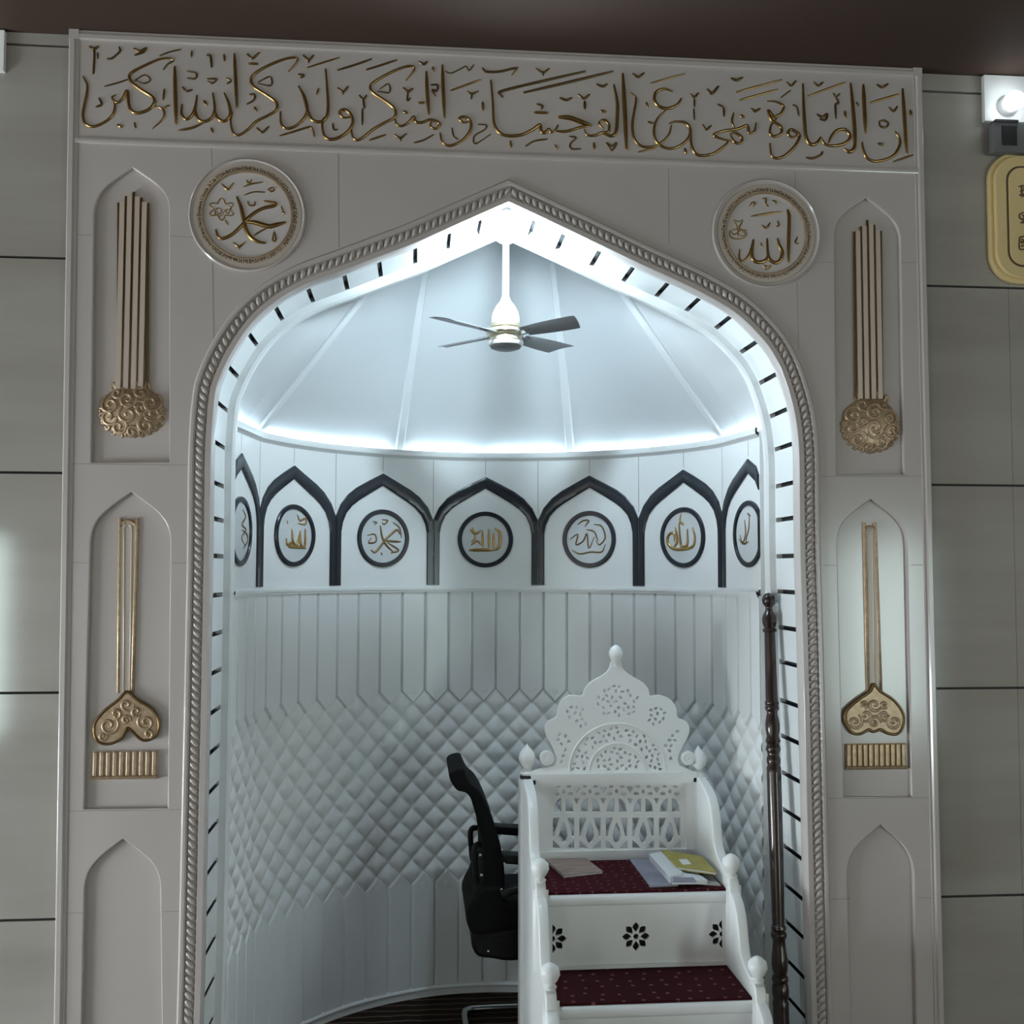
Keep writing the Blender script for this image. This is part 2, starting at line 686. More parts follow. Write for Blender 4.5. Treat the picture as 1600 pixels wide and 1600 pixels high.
# backs of the recesses
for R in RECESS:
    x0, x1 = min(p.x for p in R) - .01, max(p.x for p in R) + .01
    z0, z1 = min(p.y for p in R) - .01, max(p.y for p in R) + .01
    MB().box((x0, YF + .014, z0), (x1, -.001, z1), M['face']).build('recess_panel', SUR)
# solid edges behind the face
MB().box((edge_x(-1, 1.5) + .012, YF + .02, 0), (edge_x(-1, 1.5) + .04, .0, ZT), M['face']).build('edge_return', SUR)
MB().box((edge_x(1, 1.5) - .04, YF + .02, 0), (edge_x(1, 1.5) - .012, .0, ZT), M['face']).build('edge_return', SUR)


# border moulding round the outside and the double line under the inscription
def border_bar(p, q, w, h, name='border_moulding', prof=None):
    """half-round bar between two points of the face plane"""
    d = (q - p).normalized()
    n = Vector((-d.y, d.x))
    pr = prof or [(-.5, 0), (-.5, .7), (-.38, 1), (.05, 1), (.2, .45), (.32, .35), (.42, .55), (.5, .45), (.5, 0)]
    rows = []
    for c in (p, q):
        rows.append([Vector((c.x + n.x * a * w, YF + .002 - hh * h, c.y + n.y * a * w)) for a, hh in pr])
    mb = MB().grid(rows, M['face'])
    k = len(pr)
    mb.f.append(list(range(k))[::-1]); mb.m.append(0)
    mb.f.append([k + i for i in range(k)]); mb.m.append(0)
    return fixn(mb.build(name, SUR, smooth=30))


bw = .027
border_bar(Vector((edge_x(-1, 0) + bw / 2, 0)), Vector((edge_x(-1, ZT) + bw / 2, ZT)), -bw, .009)
border_bar(Vector((edge_x(1, 0) - bw / 2, 0)), Vector((edge_x(1, ZT) - bw / 2, ZT)), bw, .009)
border_bar(Vector((edge_x(-1, ZT), ZT - bw / 2)), Vector((edge_x(1, ZT), ZT - bw / 2)), bw, .009)
for sg in (-1, 1):
    cx = edge_x(sg, ZT) - sg * bw / 2
    MB().box((cx - bw / 2, YF - .0075, ZT - bw), (cx + bw / 2, YF + .004, ZT), M['face']).build('corner_block', SUR)
da, db = trace2([(117, 219), (1434, 268)], YF)
border_bar(da, db, .016, .007, prof=[(-.5, 0), (-.5, .8), (-.3, 1), (.3, 1), (.5, .8), (.5, 0)])


def joint(a, b):
    p, q = trace2([a, b], YF)
    d = (q - p).normalized()
    n = Vector((-d.y, d.x)) * .0011
    mb = MB()
    y0, y1 = YF - .0004, YF + .004
    vs = [Vector((c.x + s * n.x, y, c.y + s * n.y)) for y in (y0, y1) for c, s in ((p, 1), (q, 1), (q, -1), (p, -1))]
    mb.add(vs, [(0, 1, 2, 3), (7, 6, 5, 4), (0, 4, 5, 1), (1, 5, 6, 2), (2, 6, 7, 3), (3, 7, 4, 0)], M['joint'])
    fixn(mb.build('slab_joint', SUR, smooth=0))


for a, b_ in [((105, 724.5), (300, 727)), ((104, 879), (137, 879.5)), ((268, 879.5), (291, 879.5)), ((117, 367), (146, 367)), ((266, 369), (303, 371)),
              ((99, 1267.5), (285, 1265)), ((94, 1427), (129, 1426.5)), ((253, 1424.5), (282, 1424)), ((330, 232), (331, 262)), ((332, 410), (334, 530)),
              ((528.5, 238), (529.5, 387)), ((1044.5, 262), (1045, 382)), ((1242.5, 268), (1243, 296)), ((1245, 440), (1248, 545)), ((1283, 744.5), (1446, 744)),
              ((1286, 883), (1307, 883.5)), ((1424, 882.5), (1441, 883)), ((1282, 410), (1303, 410)), ((1408, 410), (1434, 410)), ((1294, 1247.5), (1458, 1246.5)),
              ((1298, 1405), (1328, 1404.5)), ((1434, 1403), (1459, 1402.5))]:
    joint(a, b_)


# arch moulding: swept profile (o = outward from the opening, h = height off the face)
def sweep(prof, name, m, parent, clip=None):
    rows = []
    for p, n in zip(PATH, NORM):
        rows.append([Vector((p.x + n.x * o, y, p.y + n.y * o)) for o, y in prof])
    return fixn(MB().grid(rows, m).build(name, parent, smooth=40))


sweep([(-.0005, .012), (-.0005, YF - .004), (.002, YF - .007), (.016, YF - .007), (.019, YF - .002), (.019, YF + .004)], 'arch_fillet', M['face'], SUR)
sweep([(.018, YF + .006), (.018, YF + .001), (.048, YF + .001), (.048, YF + .006)], 'rope_bed', M['face'], SUR)
sweep([(.047, YF + .004), (.047, YF - .004), (.051, YF - .008), (.058, YF - .008), (.063, YF - .003), (MO, YF - .0005), (MO, YF + .004)], 'arch_moulding', M['face'], SUR)
# carved rope: slanted beads, mirrored left and right
rope = MB()
RP = resample([p + n * .033 for p, n in zip(PATH, NORM)], .021)
for i in range(1, len(RP) - 1):
    p = RP[i]
    t = (RP[i + 1] - RP[i - 1]).normalized()
    n = Vector((-t.y, t.x))
    ax = (n * .8 + t * .75).normalized() if p.x < APEX.x else (n * .8 - t * .75).normalized()
    ay = Vector((-ax.y, ax.x))
    T = Matrix(((ax.x, 0, ay.x), (0, 1, 0), (ax.y, 0, ay.y)))
    rope.ball((p.x, YF - .001, p.y), (.0165, .0095, .0068), M['face'], 8, T)
rope.build('rope_moulding', SUR, smooth=80)

# lining of the opening: pale blocks with dark open slots
GL = [(338.5, 626), (357, 571), (390, 520), (431, 479), (481, 449), (537, 426), (592, 404), (649, 382), (703, 358), (752, 336), (334, 688), (332, 752), (330, 809), (328.5, 868),
      (328, 931), (326, 993), (325, 1055), (323, 1118), (322, 1181), (321, 1244), (319.5, 1307), (318, 1372), (317, 1437), (316, 1499), (314.5, 1566)]
GR = [(837, 339), (883, 361), (940, 387), (993, 413), (1048, 438), (1098, 461), (1147, 490), (1187, 531), (1217, 582), (1237, 636), (1244, 691), (1246, 752), (1247, 808),
      (1248.5, 868), (1250, 926), (1252, 985), (1253, 1042), (1255, 1106), (1256, 1165), (1258, 1226), (1259, 1287), (1260.5, 1348), (1262, 1412), (1263, 1473), (1265, 1537), (1266, 1599)]
ARC = [0]
for p, q in zip(PATH, PATH[1:]):
    ARC.append(ARC[-1] + (q - p).length)


def at_arc(s):
    s = min(max(s, 0), ARC[-1])
    lo = 0
    for i in range(len(ARC) - 1):
        if ARC[i + 1] >= s:
            lo = i
            break
    t = (s - ARC[lo]) / max(1e-9, ARC[lo + 1] - ARC[lo])
    return PATH[lo].lerp(PATH[lo + 1], t), NORM[lo].lerp(NORM[lo + 1], t)


def near_arc(q):
    return min(range(len(PATH)), key=lambda i: (PATH[i] - q).length)


slots = []
for g in trace2(GL + GR, YF):
    i = near_arc(g)
    t = (PATH[min(i + 1, len(PATH) - 1)] - PATH[max(i - 1, 0)]).normalized()
    slots.append(ARC[i] + (g - PATH[i]).dot(t))
slots.sort()
lowL = slots[0]
while lowL > .15:
    lowL -= .113
    slots.insert(0, lowL)
hi_ = slots[-1]
while hi_ < ARC[-1] - .15:
    hi_ += .113
    slots.append(hi_)
YS0, YS1 = -.012, .165      # slots run from front to back between these
gw = .0066
lin = MB()
bk = MB()
edges = [0] + slots + [ARC[-1]]
for a, c in zip(edges, edges[1:]):
    a2 = a + (gw if a > 0 else 0)
    c2 = c - (gw if c < ARC[-1] else 0)
    ss = [a2] + [s for s in ARC if a2 + .002 < s < c2 - .002] + [c2]
    inn, rows = [], []
    for s in ss:
        p, n = at_arc(s)
        rows.append([Vector((p.x + n.x * o, y, p.y + n.y * o)) for o, y in ((.02, YS0), (0, YS0), (0, YS1), (.02, YS1))])
    mb0 = len(lin.v)
    lin.grid(rows, M['lining'])
    k = len(ss)
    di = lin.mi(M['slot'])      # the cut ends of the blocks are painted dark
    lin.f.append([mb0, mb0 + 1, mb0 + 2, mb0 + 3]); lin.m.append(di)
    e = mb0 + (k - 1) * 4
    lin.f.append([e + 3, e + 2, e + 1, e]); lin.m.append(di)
# continuous margins in front of and behind the slots
for ya, yb in ((YF + .03, YS0), (YS1, YB + .004)):
    rows = [[Vector((p.x + n.x * o, y, p.y + n.y * o)) for o, y in ((.02, ya), (0, ya), (0, yb), (.02, yb))] for p, n in zip(PATH, NORM)]
    lin.grid(rows, M['lining'])
rows = [[Vector((p.x, YF + .005, p.y)), Vector((p.x, YS0, p.y))] for p in PATH]
lin.grid(rows, M['lining'])
fixn(lin.build('arch_lining', SUR, smooth=30))
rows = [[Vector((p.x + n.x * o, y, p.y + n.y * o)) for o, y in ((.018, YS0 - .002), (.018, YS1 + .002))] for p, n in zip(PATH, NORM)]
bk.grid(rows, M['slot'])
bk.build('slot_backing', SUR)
# inner trim bead at the back of the lining
tr = MB()
inn = [offset_path(o) for o in (-.028, -.024)]
for (oa, ya, ob, yb) in ((.01, .170, -.020, .170), (-.020, .170, -.027, .176), (-.027, .176, -.027, .198), (-.027, .198, .01, .204)):
    A, Bq = offset_path(oa), offset_path(ob)
    # match the two offset curves by walking along PATH
    rows = []
    for i, (p, n) in enumerate(zip(PATH, NORM)):
        r = []
        for o, y in ((oa, ya), (ob, yb)):
            q = p + n * o
            if o < 0 and i != NI:
                ap = APEX + NORM[NI] * o
                if (i < NI and q.x > ap.x) or (i > NI and q.x < ap.x):
                    q = ap
            r.append(Vector((q.x, y, q.y)))
        rows.append(r)
    tr.grid(rows, M['lining'])
tr.build('inner_trim', SUR, smooth=30)

# ================================================================== niche wall
WALL = struct(MB().grid([[niche(s, z, -.03) for s in [-1.29 + .0645 * k for k in range(41)]] for z in (0, 1.975)], M['white']).build('wall_niche', org=(NX, NY, 0)),
              'white curved niche wall with quilted lower part and arcaded frieze')
SMAX = SK + (CKY - YB) / CSP


def wall_strip(name, s0, s1, z0, z1, h0, h1, m, ds=.02, hb=0.0):
    """raised band on the niche wall"""
    n = max(1, int((s1 - s0) / ds))
    rows = []
    for k in range(n + 1):
        s = s0 + (s1 - s0) * k / n
        rows.append([niche(s, z, h) for z, h in ((z0, hb), (z0, h0), (z1, h1), (z1, hb))])
    return MB().grid(rows, m)


for sg in (-1, 1):
    e = niche(sg * SMAX, 0).x
    a, c = sorted((e - sg * .004, e + sg * .10))
    MB().box((a, YB - .004, 0), (c, YB + .012, 2.0), M['white']).build('wall_return', WALL)
# vertical boards, upper and lower, with pointed ends that meet the quilting
CW, CH = .0907, .0946
ZQ1, ZQ0 = 1.116, .4065
SEAM0 = .0455           # one upper seam position


def zig(s, base, phase):
    """zigzag line: peaks (+CH/2) where a seam is, phase shifts by half a cell"""
    t = ((s - SEAM0) / CW + phase) % 1.0
    return base - CH / 2 * (1 - abs(1 - 2 * t)) if True else base


ks = range(-17, 17)
up, lo_ = MB(), MB()
NS = 16
for k in ks:
    # upper board between two seams: bottom edge is V shaped (quilt peaks at the seams)
    s0, s1 = SEAM0 + k * CW, SEAM0 + (k + 1) * CW
    if s1 < -SMAX or s0 > SMAX:
        continue
    rows = []
    for j in range(NS + 1):
        s = s0 + (s1 - s0) * j / NS
        t = j / NS
        d = min(t, 1 - t) * CW
        h = .010 * (1 - math.exp(-d / .0022)) - (.0 if 0 < j < NS else .001)
        zb = ZQ1 - CH / 2 * (1 - abs(1 - 2 * t))
        rows.append([niche(max(-SMAX, min(SMAX, s)), z, hh) for z, hh in ((zb, -.01), (zb + .001, h * .4), (zb + .006, h), (1.484, h))])
    up.grid(rows, M['white'])
    # lower board, half a cell over: top edge is an upward point
    s0, s1 = s0 + CW / 2, s1 + CW / 2
    rows = []
    for j in range(NS + 1):
        s = s0 + (s1 - s0) * j / NS
        t = j / NS
        d = min(t, 1 - t) * CW
        h = .010 * (1 - math.exp(-d / .0022)) - (.0 if 0 < j < NS else .001)
        zt = ZQ0 + CH / 2 * (1 - abs(1 - 2 * t))
        rows.append([niche(max(-SMAX, min(SMAX, s)), z, hh) for z, hh in ((.03, h), (zt - .006, h), (zt - .001, h * .4), (zt, -.01))])
    lo_.grid(rows, M['white'])
up.build('upper_boarding', WALL, smooth=22)
lo_.build('lower_boarding', WALL, smooth=22)
# quilted diamonds
q = MB()
n1 = 18
nsq = int(2 * SMAX / CW * n1)
nzq = int((ZQ1 - ZQ0 + CH) / CH * n1)
rows = []
for i in range(nsq + 1):
    s = -SMAX + 2 * SMAX * i / nsq
    row = []
    for j in range(nzq + 1):
        z = ZQ0 - .01 + (ZQ1 - ZQ0 + .01) * j / nzq
        a = (s - SEAM0) / CW
        c = (ZQ1 - z) / CH
        u, v = (a + c) % 1.0, (c - a) % 1.0
        e = min(u, 1 - u, v, 1 - v)
        # each pad swells out and is fullest below its middle
        hgt = .0115 * (1 - abs(2 * u - 1) ** 2.2) * (1 - abs(2 * v - 1) ** 2.2) + .0055 * (1 - math.exp(-e / .03)) * (.55 + .45 * (u + v) / 2)
        row.append(niche(s, z, hgt - .004))
    rows.append(row)
q.grid(rows, M['quilt'])
q.build('quilted_band', WALL, smooth=80)
# frieze field, string course under it, skirting at the floor
wall_strip('frieze_field', -SMAX, SMAX, 1.49, 1.985, .004, .004, M['white']).build('frieze_field', WALL)
fr = MB()
for z0, z1, h in ((1.480, 1.488, .016), (1.488, 1.497, .020), (1.497, 1.503, .011)):
    n = 90
    rows = []
    for k in range(n + 1):
        s = -SMAX + 2 * SMAX * k / n
        rows.append([niche(s, z, hh) for z, hh in ((z0, 0), (z0, h), (z1, h), (z1, 0))])
    fr.grid(rows, M['white'])
fr.build('string_course', WALL, smooth=30)
sk = MB()
rows = []
for k in range(91):
    s = -SMAX + 2 * SMAX * k / 90
    rows.append([niche(s, z, h) for z, h in ((.0, .012), (.022, .012), (.028, .017), (.034, .014), (.038, .0))])
sk.grid(rows, M['white'])
sk.build('skirting', WALL, smooth=30)
# fine joints in the frieze
for k in range(-6, 8):
    s = .004 + .2015 * k
    if k % 2 == 0 and abs(s) < SMAX:
        wall_strip('x', s - .0012, s + .0012, 1.925, 1.99, .0046, .0046, M['joint'], .001).build('panel_joint', WALL)
        wall_strip('x', s - .0008, s + .0008, 1.503, 1.865, .0044, .0044, M['lining'], .001).build('panel_joint', WALL)
    elif abs(s) < SMAX:
        wall_strip('x', s - .0012, s + .0012, 1.775, 1.99, .0046, .0046, M['joint'], .001).build('panel_joint', WALL)

# dark pointed arcade
INN = [(-.177, 1.506), (-.177, 1.655), (-.1765, 1.70), (-.170, 1.733), (-.155, 1.766), (-.131, 1.792), (-.102, 1.813), (-.053, 1.842), (0, 1.872)]
OUT = [(-.2, 1.506), (-.2, 1.655), (-.2, 1.71), (-.2, 1.753), (-.18, 1.796), (-.147, 1.834), (-.111, 1.860), (-.056, 1.889), (0, 1.917)]
CELL = .403
for k in range(-3, 4):
    sc = .004 + CELL * k
    mb = MB()
    for sg in (-1, 1):
        for i in range(len(INN) - 1):
            quad = []
            for (a, b_) in ((OUT[i], INN[i]), (OUT[i + 1], INN[i + 1])):
                quad.append([(sc - sg * -a[0] * 1.0 if False else sc + sg * a[0], a[1]), (sc + sg * b_[0], b_[1])])
            if min(abs(p[0]) for r in quad for p in r) > SMAX - .012:
                continue
            if any(abs(p[0]) > SMAX - .002 for r in quad for p in r):
                for r in quad:
                    for j, p in enumerate(r):
                        r[j] = (max(-SMAX + .002, min(SMAX - .002, p[0])), p[1])
            # strip with small raised edges, split so it follows the curve
            rows = []
            for r in quad:
                row = []
                for t, h in ((0, .003), (0, .0085), (.12, .0105), (.5, .0105), (.88, .0105), (1, .0085), (1, .003)):
                    row.append(niche(r[0][0] + (r[1][0] - r[0][0]) * t, r[0][1] + (r[1][1] - r[0][1]) * t, h))
                rows.append(row)
            mb.grid(rows, M['navy'])
    mb.build('arcade_inlay', WALL, smooth=30)

# ledge with light strip, dome
led = MB()
rows = []
for k in range(121):
    s = -SMAX + 2 * SMAX * k / 120
    rows.append([niche(s, z, h) for z, h in ((1.972, .0), (1.984, .010), (1.988, .016), (1.998, .018), (2.008, .016), (2.008, .010), (1.994, .008), (1.992, -.06))])
led.grid(rows, M['white'])
led.build('ledge', WALL, smooth=30)
strip = MB()
for s0, s1 in ((-1.25, -1.04), (-.97, -.37), (-.29, -.03), (.02, .29), (.36, .97), (1.04, 1.25)):
    n = max(2, int((s1 - s0) / .03))
    rows = []
    for k in range(n + 1):
        s = s0 + (s1 - s0) * k / n
        rows.append([niche(s, z, h) for z, h in ((1.995, -.008), (1.995, .004), (2.003, .004), (2.003, -.008))])
    strip.grid(rows, M['cove'])
tag(strip.build('light_strip', org=(NX, NY, 2.0)), 'cool white light strip hidden behind the ledge at the foot of the dome', 'light strip')

ZD0, ZD1 = 1.985, 2.80
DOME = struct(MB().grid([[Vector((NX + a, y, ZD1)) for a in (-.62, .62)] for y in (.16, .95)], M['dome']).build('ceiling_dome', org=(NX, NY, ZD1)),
              'white ribbed half dome over the niche')


def dpt(dx, y, z):
    return Vector((NX + dx, y, z))


def dome_bottom(s):
    return niche(s, ZD0, -.026)


S22, S72 = NR * math.radians(23), SK
S84 = 1.15
BOT = [(-S84, -S72), (-S72, -S22), (-S22, S22), (S22, S72), (S72, S84)]
TOPP = [dpt(-.235, .24, ZD1), dpt(-.133, .255, ZD1), dpt(-.214, .705, ZD1), dpt(.214, .705, ZD1), dpt(.133, .255, ZD1), dpt(.235, .24, ZD1)]
for i, (s0, s1) in enumerate(BOT):
    rows = []
    for k in range(13):
        t = k / 12
        B0, T0 = dome_bottom(s0 + (s1 - s0) * t), TOPP[i].lerp(TOPP[i + 1], t)
        rows.append([B0.lerp(T0, j / 10) for j in range(11)])
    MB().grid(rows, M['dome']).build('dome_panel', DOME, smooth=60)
# front cheeks of the dome: from the last crease to the back of the arch
for sg in (-1, 1):
    half = [p for p in (PATH[:NI + 1] if sg < 0 else PATH[NI:][::-1])]
    rows = []
    for k in range(31):
        z = ZD0 + (APEX.y + .01 - ZD0) * k / 30
        q = min(half, key=lambda p: abs(p.y - z))
        i = PATH.index(q)
        e = Vector((q.x + NORM[i].x * .008, YB - .001, z))
        C0 = dome_bottom(sg * S84).lerp(TOPP[0] if sg < 0 else TOPP[-1], (z - ZD0) / (ZD1 - ZD0))
        rows.append([C0.lerp(e, t) for t in (0, .25, .5, .75, 1)])
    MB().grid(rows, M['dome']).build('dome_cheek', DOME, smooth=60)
for i, s in ((1, -S72), (2, -S22), (3, S22), (4, S72)):
    B0, T0 = dome_bottom(s), TOPP[i]
    ax = (T0 - B0).normalized()
    inw = Vector((NX, NY, 0)) - Vector((B0.x, B0.y, 0))
    inw = inw.normalized()
    nrm = (inw - ax * inw.dot(ax)).normalized()
    sd = ax.cross(nrm)
    rows = [[P + sd * a + nrm * h for a, h in ((-.017, -.01), (-.017, .005), (-.012, .009), (.012, .009), (.017, .005), (.017, -.01))] for P in (B0, T0)]
    MB().grid(rows, M['rib']).build('dome_rib', DOME, smooth=20)

# ================================================================== gold writing and ornaments on the face
YG = YF - .0005


def zoomer(x0, y0, k):
    return lambda u, v: (x0 + u * k, y0 + v * k)


def face_fn(Z, yb=YG, hk=1.0):
    """zoom coordinates -> a point on the face plane, raised by h"""
    def fn(u, v, h):
        p = onY(*Z(u, v), yb)
        return Vector((p.x, yb - h * hk, p.z))
    return fn


PXM = 3.0 / FPX     # metres per pixel on the face, roughly


def px_strokes(mb, Z, k, strokes, m, yb=YG, hk=1.0, taper=.55):
    """strokes in zoom units: (half width, [points])"""
    fn = face_fn(Z, yb)
    for w, pts in strokes:
        pts2 = [(p[0], p[1]) for p in pts]
        stroke(mb, pts2, w, fn, m, h=w * k * PXM * hk, taper=taper)


ZA, ZBb, ZC, ZDd = zoomer(100, 40, .25), zoomer(450, 40, .25), zoomer(750, 60, .25), zoomer(1050, 80, .25)
INS = thing('calligraphy_inscription', 'long band of raised gold Arabic calligraphy across the top of the surround', 'inscription', onY(770, 165, YG))
WORDS = [
    (ZA, [(10, [(685, 215), (660, 205), (600, 210), (520, 243), (430, 290), (408, 320), (425, 358), (480, 400), (550, 445), (565, 480), (530, 525), (460, 548), (418, 528), (402, 480), (400, 425), (390, 410), (372, 450), (340, 480), (312, 470), (300, 448), (318, 436)]),
          (9, [(300, 450), (318, 500), (300, 565), (240, 612), (180, 632), (132, 610), (118, 560), (127, 500), (142, 430), (145, 370), (120, 320)]),
          (6, [(560, 505), (600, 512), (627, 545), (612, 590), (555, 643)]), (6, [(660, 500), (640, 505), (620, 530)])]),
    (ZA, [(13, [(692, 262), (696, 440), (700, 612)])]),
    (ZA, [(9, [(830, 440), (822, 500), (800, 560), (765, 587), (735, 552), (738, 495)]),
          (10, [(930, 425), (942, 520), (925, 575), (880, 600), (840, 585), (820, 530), (830, 450)]),
          (10, [(1003, 425), (1030, 490), (1038, 560), (1003, 598), (962, 580), (940, 520)]), (8, [(718, 655), (800, 640), (880, 604)])]),
    (ZA, [(11, [(1065, 180), (1072, 330), (1080, 508)])]),
    (ZA, [(9, [(1405, 285), (1448, 240), (1455, 205), (1400, 205), (1300, 240), (1200, 295), (1168, 340), (1190, 385), (1260, 430), (1325, 480), (1325, 530), (1270, 565), (1205, 598), (1150, 650), (1090, 686), (1055, 665), (1042, 600), (1050, 545)])]),
    (ZA, [(9, [(1468, 385), (1502, 440), (1520, 520), (1500, 580), (1445, 630), (1390, 643), (1357, 612), (1352, 540)]), (7, [(1350, 688), (1430, 665), (1530, 635), (1555, 655), (1565, 695)])]),
    (ZBb, [(10, [(235, 275), (245, 400), (250, 530), (230, 588), (190, 603), (150, 588), (125, 540), (112, 490), (92, 430), (68, 382)])]),
    (ZBb, [(10, [(390, 572), (345, 575), (322, 545), (350, 525), (388, 550), (405, 600), (385, 650), (330, 695), (268, 712), (228, 690), (214, 630), (222, 580)])]),
    (ZBb, [(9, [(740, 340), (785, 285), (782, 255), (720, 262), (620, 305), (530, 360), (515, 395), (545, 430), (620, 480), (668, 525), (664, 575), (600, 610), (530, 650), (470, 700), (430, 716), (402, 690), (396, 630), (405, 585)]),
           (9, [(667, 582), (680, 618), (715, 628), (760, 600), (785, 570), (800, 602), (840, 606), (880, 590), (912, 592), (948, 615), (925, 645), (892, 630), (896, 595)])]),
    (ZBb, [(11, [(865, 290), (870, 420), (880, 553)])]), (ZBb, [(11, [(965, 250), (970, 400), (978, 573)])]),
    (ZBb, [(9, [(1132, 602), (1095, 605), (1070, 580), (1100, 570), (1135, 590), (1143, 640), (1110, 700), (1050, 740), (1000, 750), (962, 725), (952, 675)])]),
    (ZC, [(10, [(68, 265), (80, 400), (88, 530), (122, 590), (180, 610), (260, 603), (330, 570), (375, 540), (382, 580), (405, 592), (430, 568), (445, 588), (470, 575), (485, 545)]),
          (9, [(470, 578), (540, 582), (620, 558), (690, 545)]), (15, [(492, 492), (560, 497), (625, 520), (692, 543)]),
          (9, [(652, 572), (672, 605), (720, 607), (765, 588), (802, 585), (805, 540), (775, 510), (745, 530), (770, 565)]), (11, [(838, 295), (858, 400), (858, 480), (850, 585), (820, 610), (765, 592)])]),
    (ZC, [(13, [(893, 225), (905, 450), (915, 692)])]),
    (ZC, [(8, [(945, 342), (975, 375), (965, 450), (952, 540), (962, 620), (1000, 670), (1070, 680), (1130, 655), (1180, 600), (1195, 545)]),
          (10, [(1200, 330), (1150, 316), (1102, 336), (1090, 385), (1122, 428), (1180, 438), (1235, 412), (1256, 378)]),
          (9, [(1160, 452), (1110, 500), (1087, 570), (1100, 640), (1150, 682), (1220, 685), (1290, 640), (1315, 582), (1290, 532), (1230, 520), (1185, 530)])]),
    (ZDd, [(9, [(120, 495), (120, 580), (145, 638), (190, 653), (260, 640), (330, 590), (352, 558)]), (9, [(365, 560), (300, 546), (262, 522), (330, 497), (395, 490), (430, 478), (470, 465), (482, 512), (515, 500), (525, 452)]),
           (9, [(365, 520), (395, 510), (435, 540), (430, 573), (392, 570), (365, 525)]), (7, [(385, 387), (375, 440), (392, 480)])]),
    (ZDd, [(9, [(600, 312), (650, 316), (697, 345), (680, 390), (640, 410), (615, 385), (600, 370), (622, 430), (678, 470), (682, 512), (642, 534), (612, 512), (620, 462), (650, 425)]),
           (9, [(790, 512), (760, 540), (726, 520), (740, 490), (775, 505), (798, 532), (770, 590), (712, 648), (660, 670), (622, 650), (612, 580)])]),
    (ZDd, [(11, [(818, 208), (825, 400), (836, 530), (862, 580), (900, 578), (928, 540)]), (10, [(930, 542), (962, 585), (1030, 590), (1090, 570), (1113, 530), (1080, 490), (1030, 497), (992, 540), (980, 575)])]),
    (ZDd, [(12, [(1117, 205), (1130, 350), (1145, 550), (1135, 612), (1105, 630), (1080, 612)])]), (ZDd, [(12, [(1196, 215), (1202, 350), (1210, 508)])]),
    (ZDd, [(9, [(1390, 502), (1415, 530), (1425, 580), (1390, 648), (1330, 678), (1260, 688), (1212, 660), (1192, 600), (1190, 572)])]), (ZDd, [(12, [(1441, 240), (1455, 450), (1468, 638)])]),
]
for Z, st in WORDS:
    mb = MB()
    px_strokes(mb, Z, .25, st, M['gold'], hk=1.0)
    mb.build('letter', INS, smooth=60)
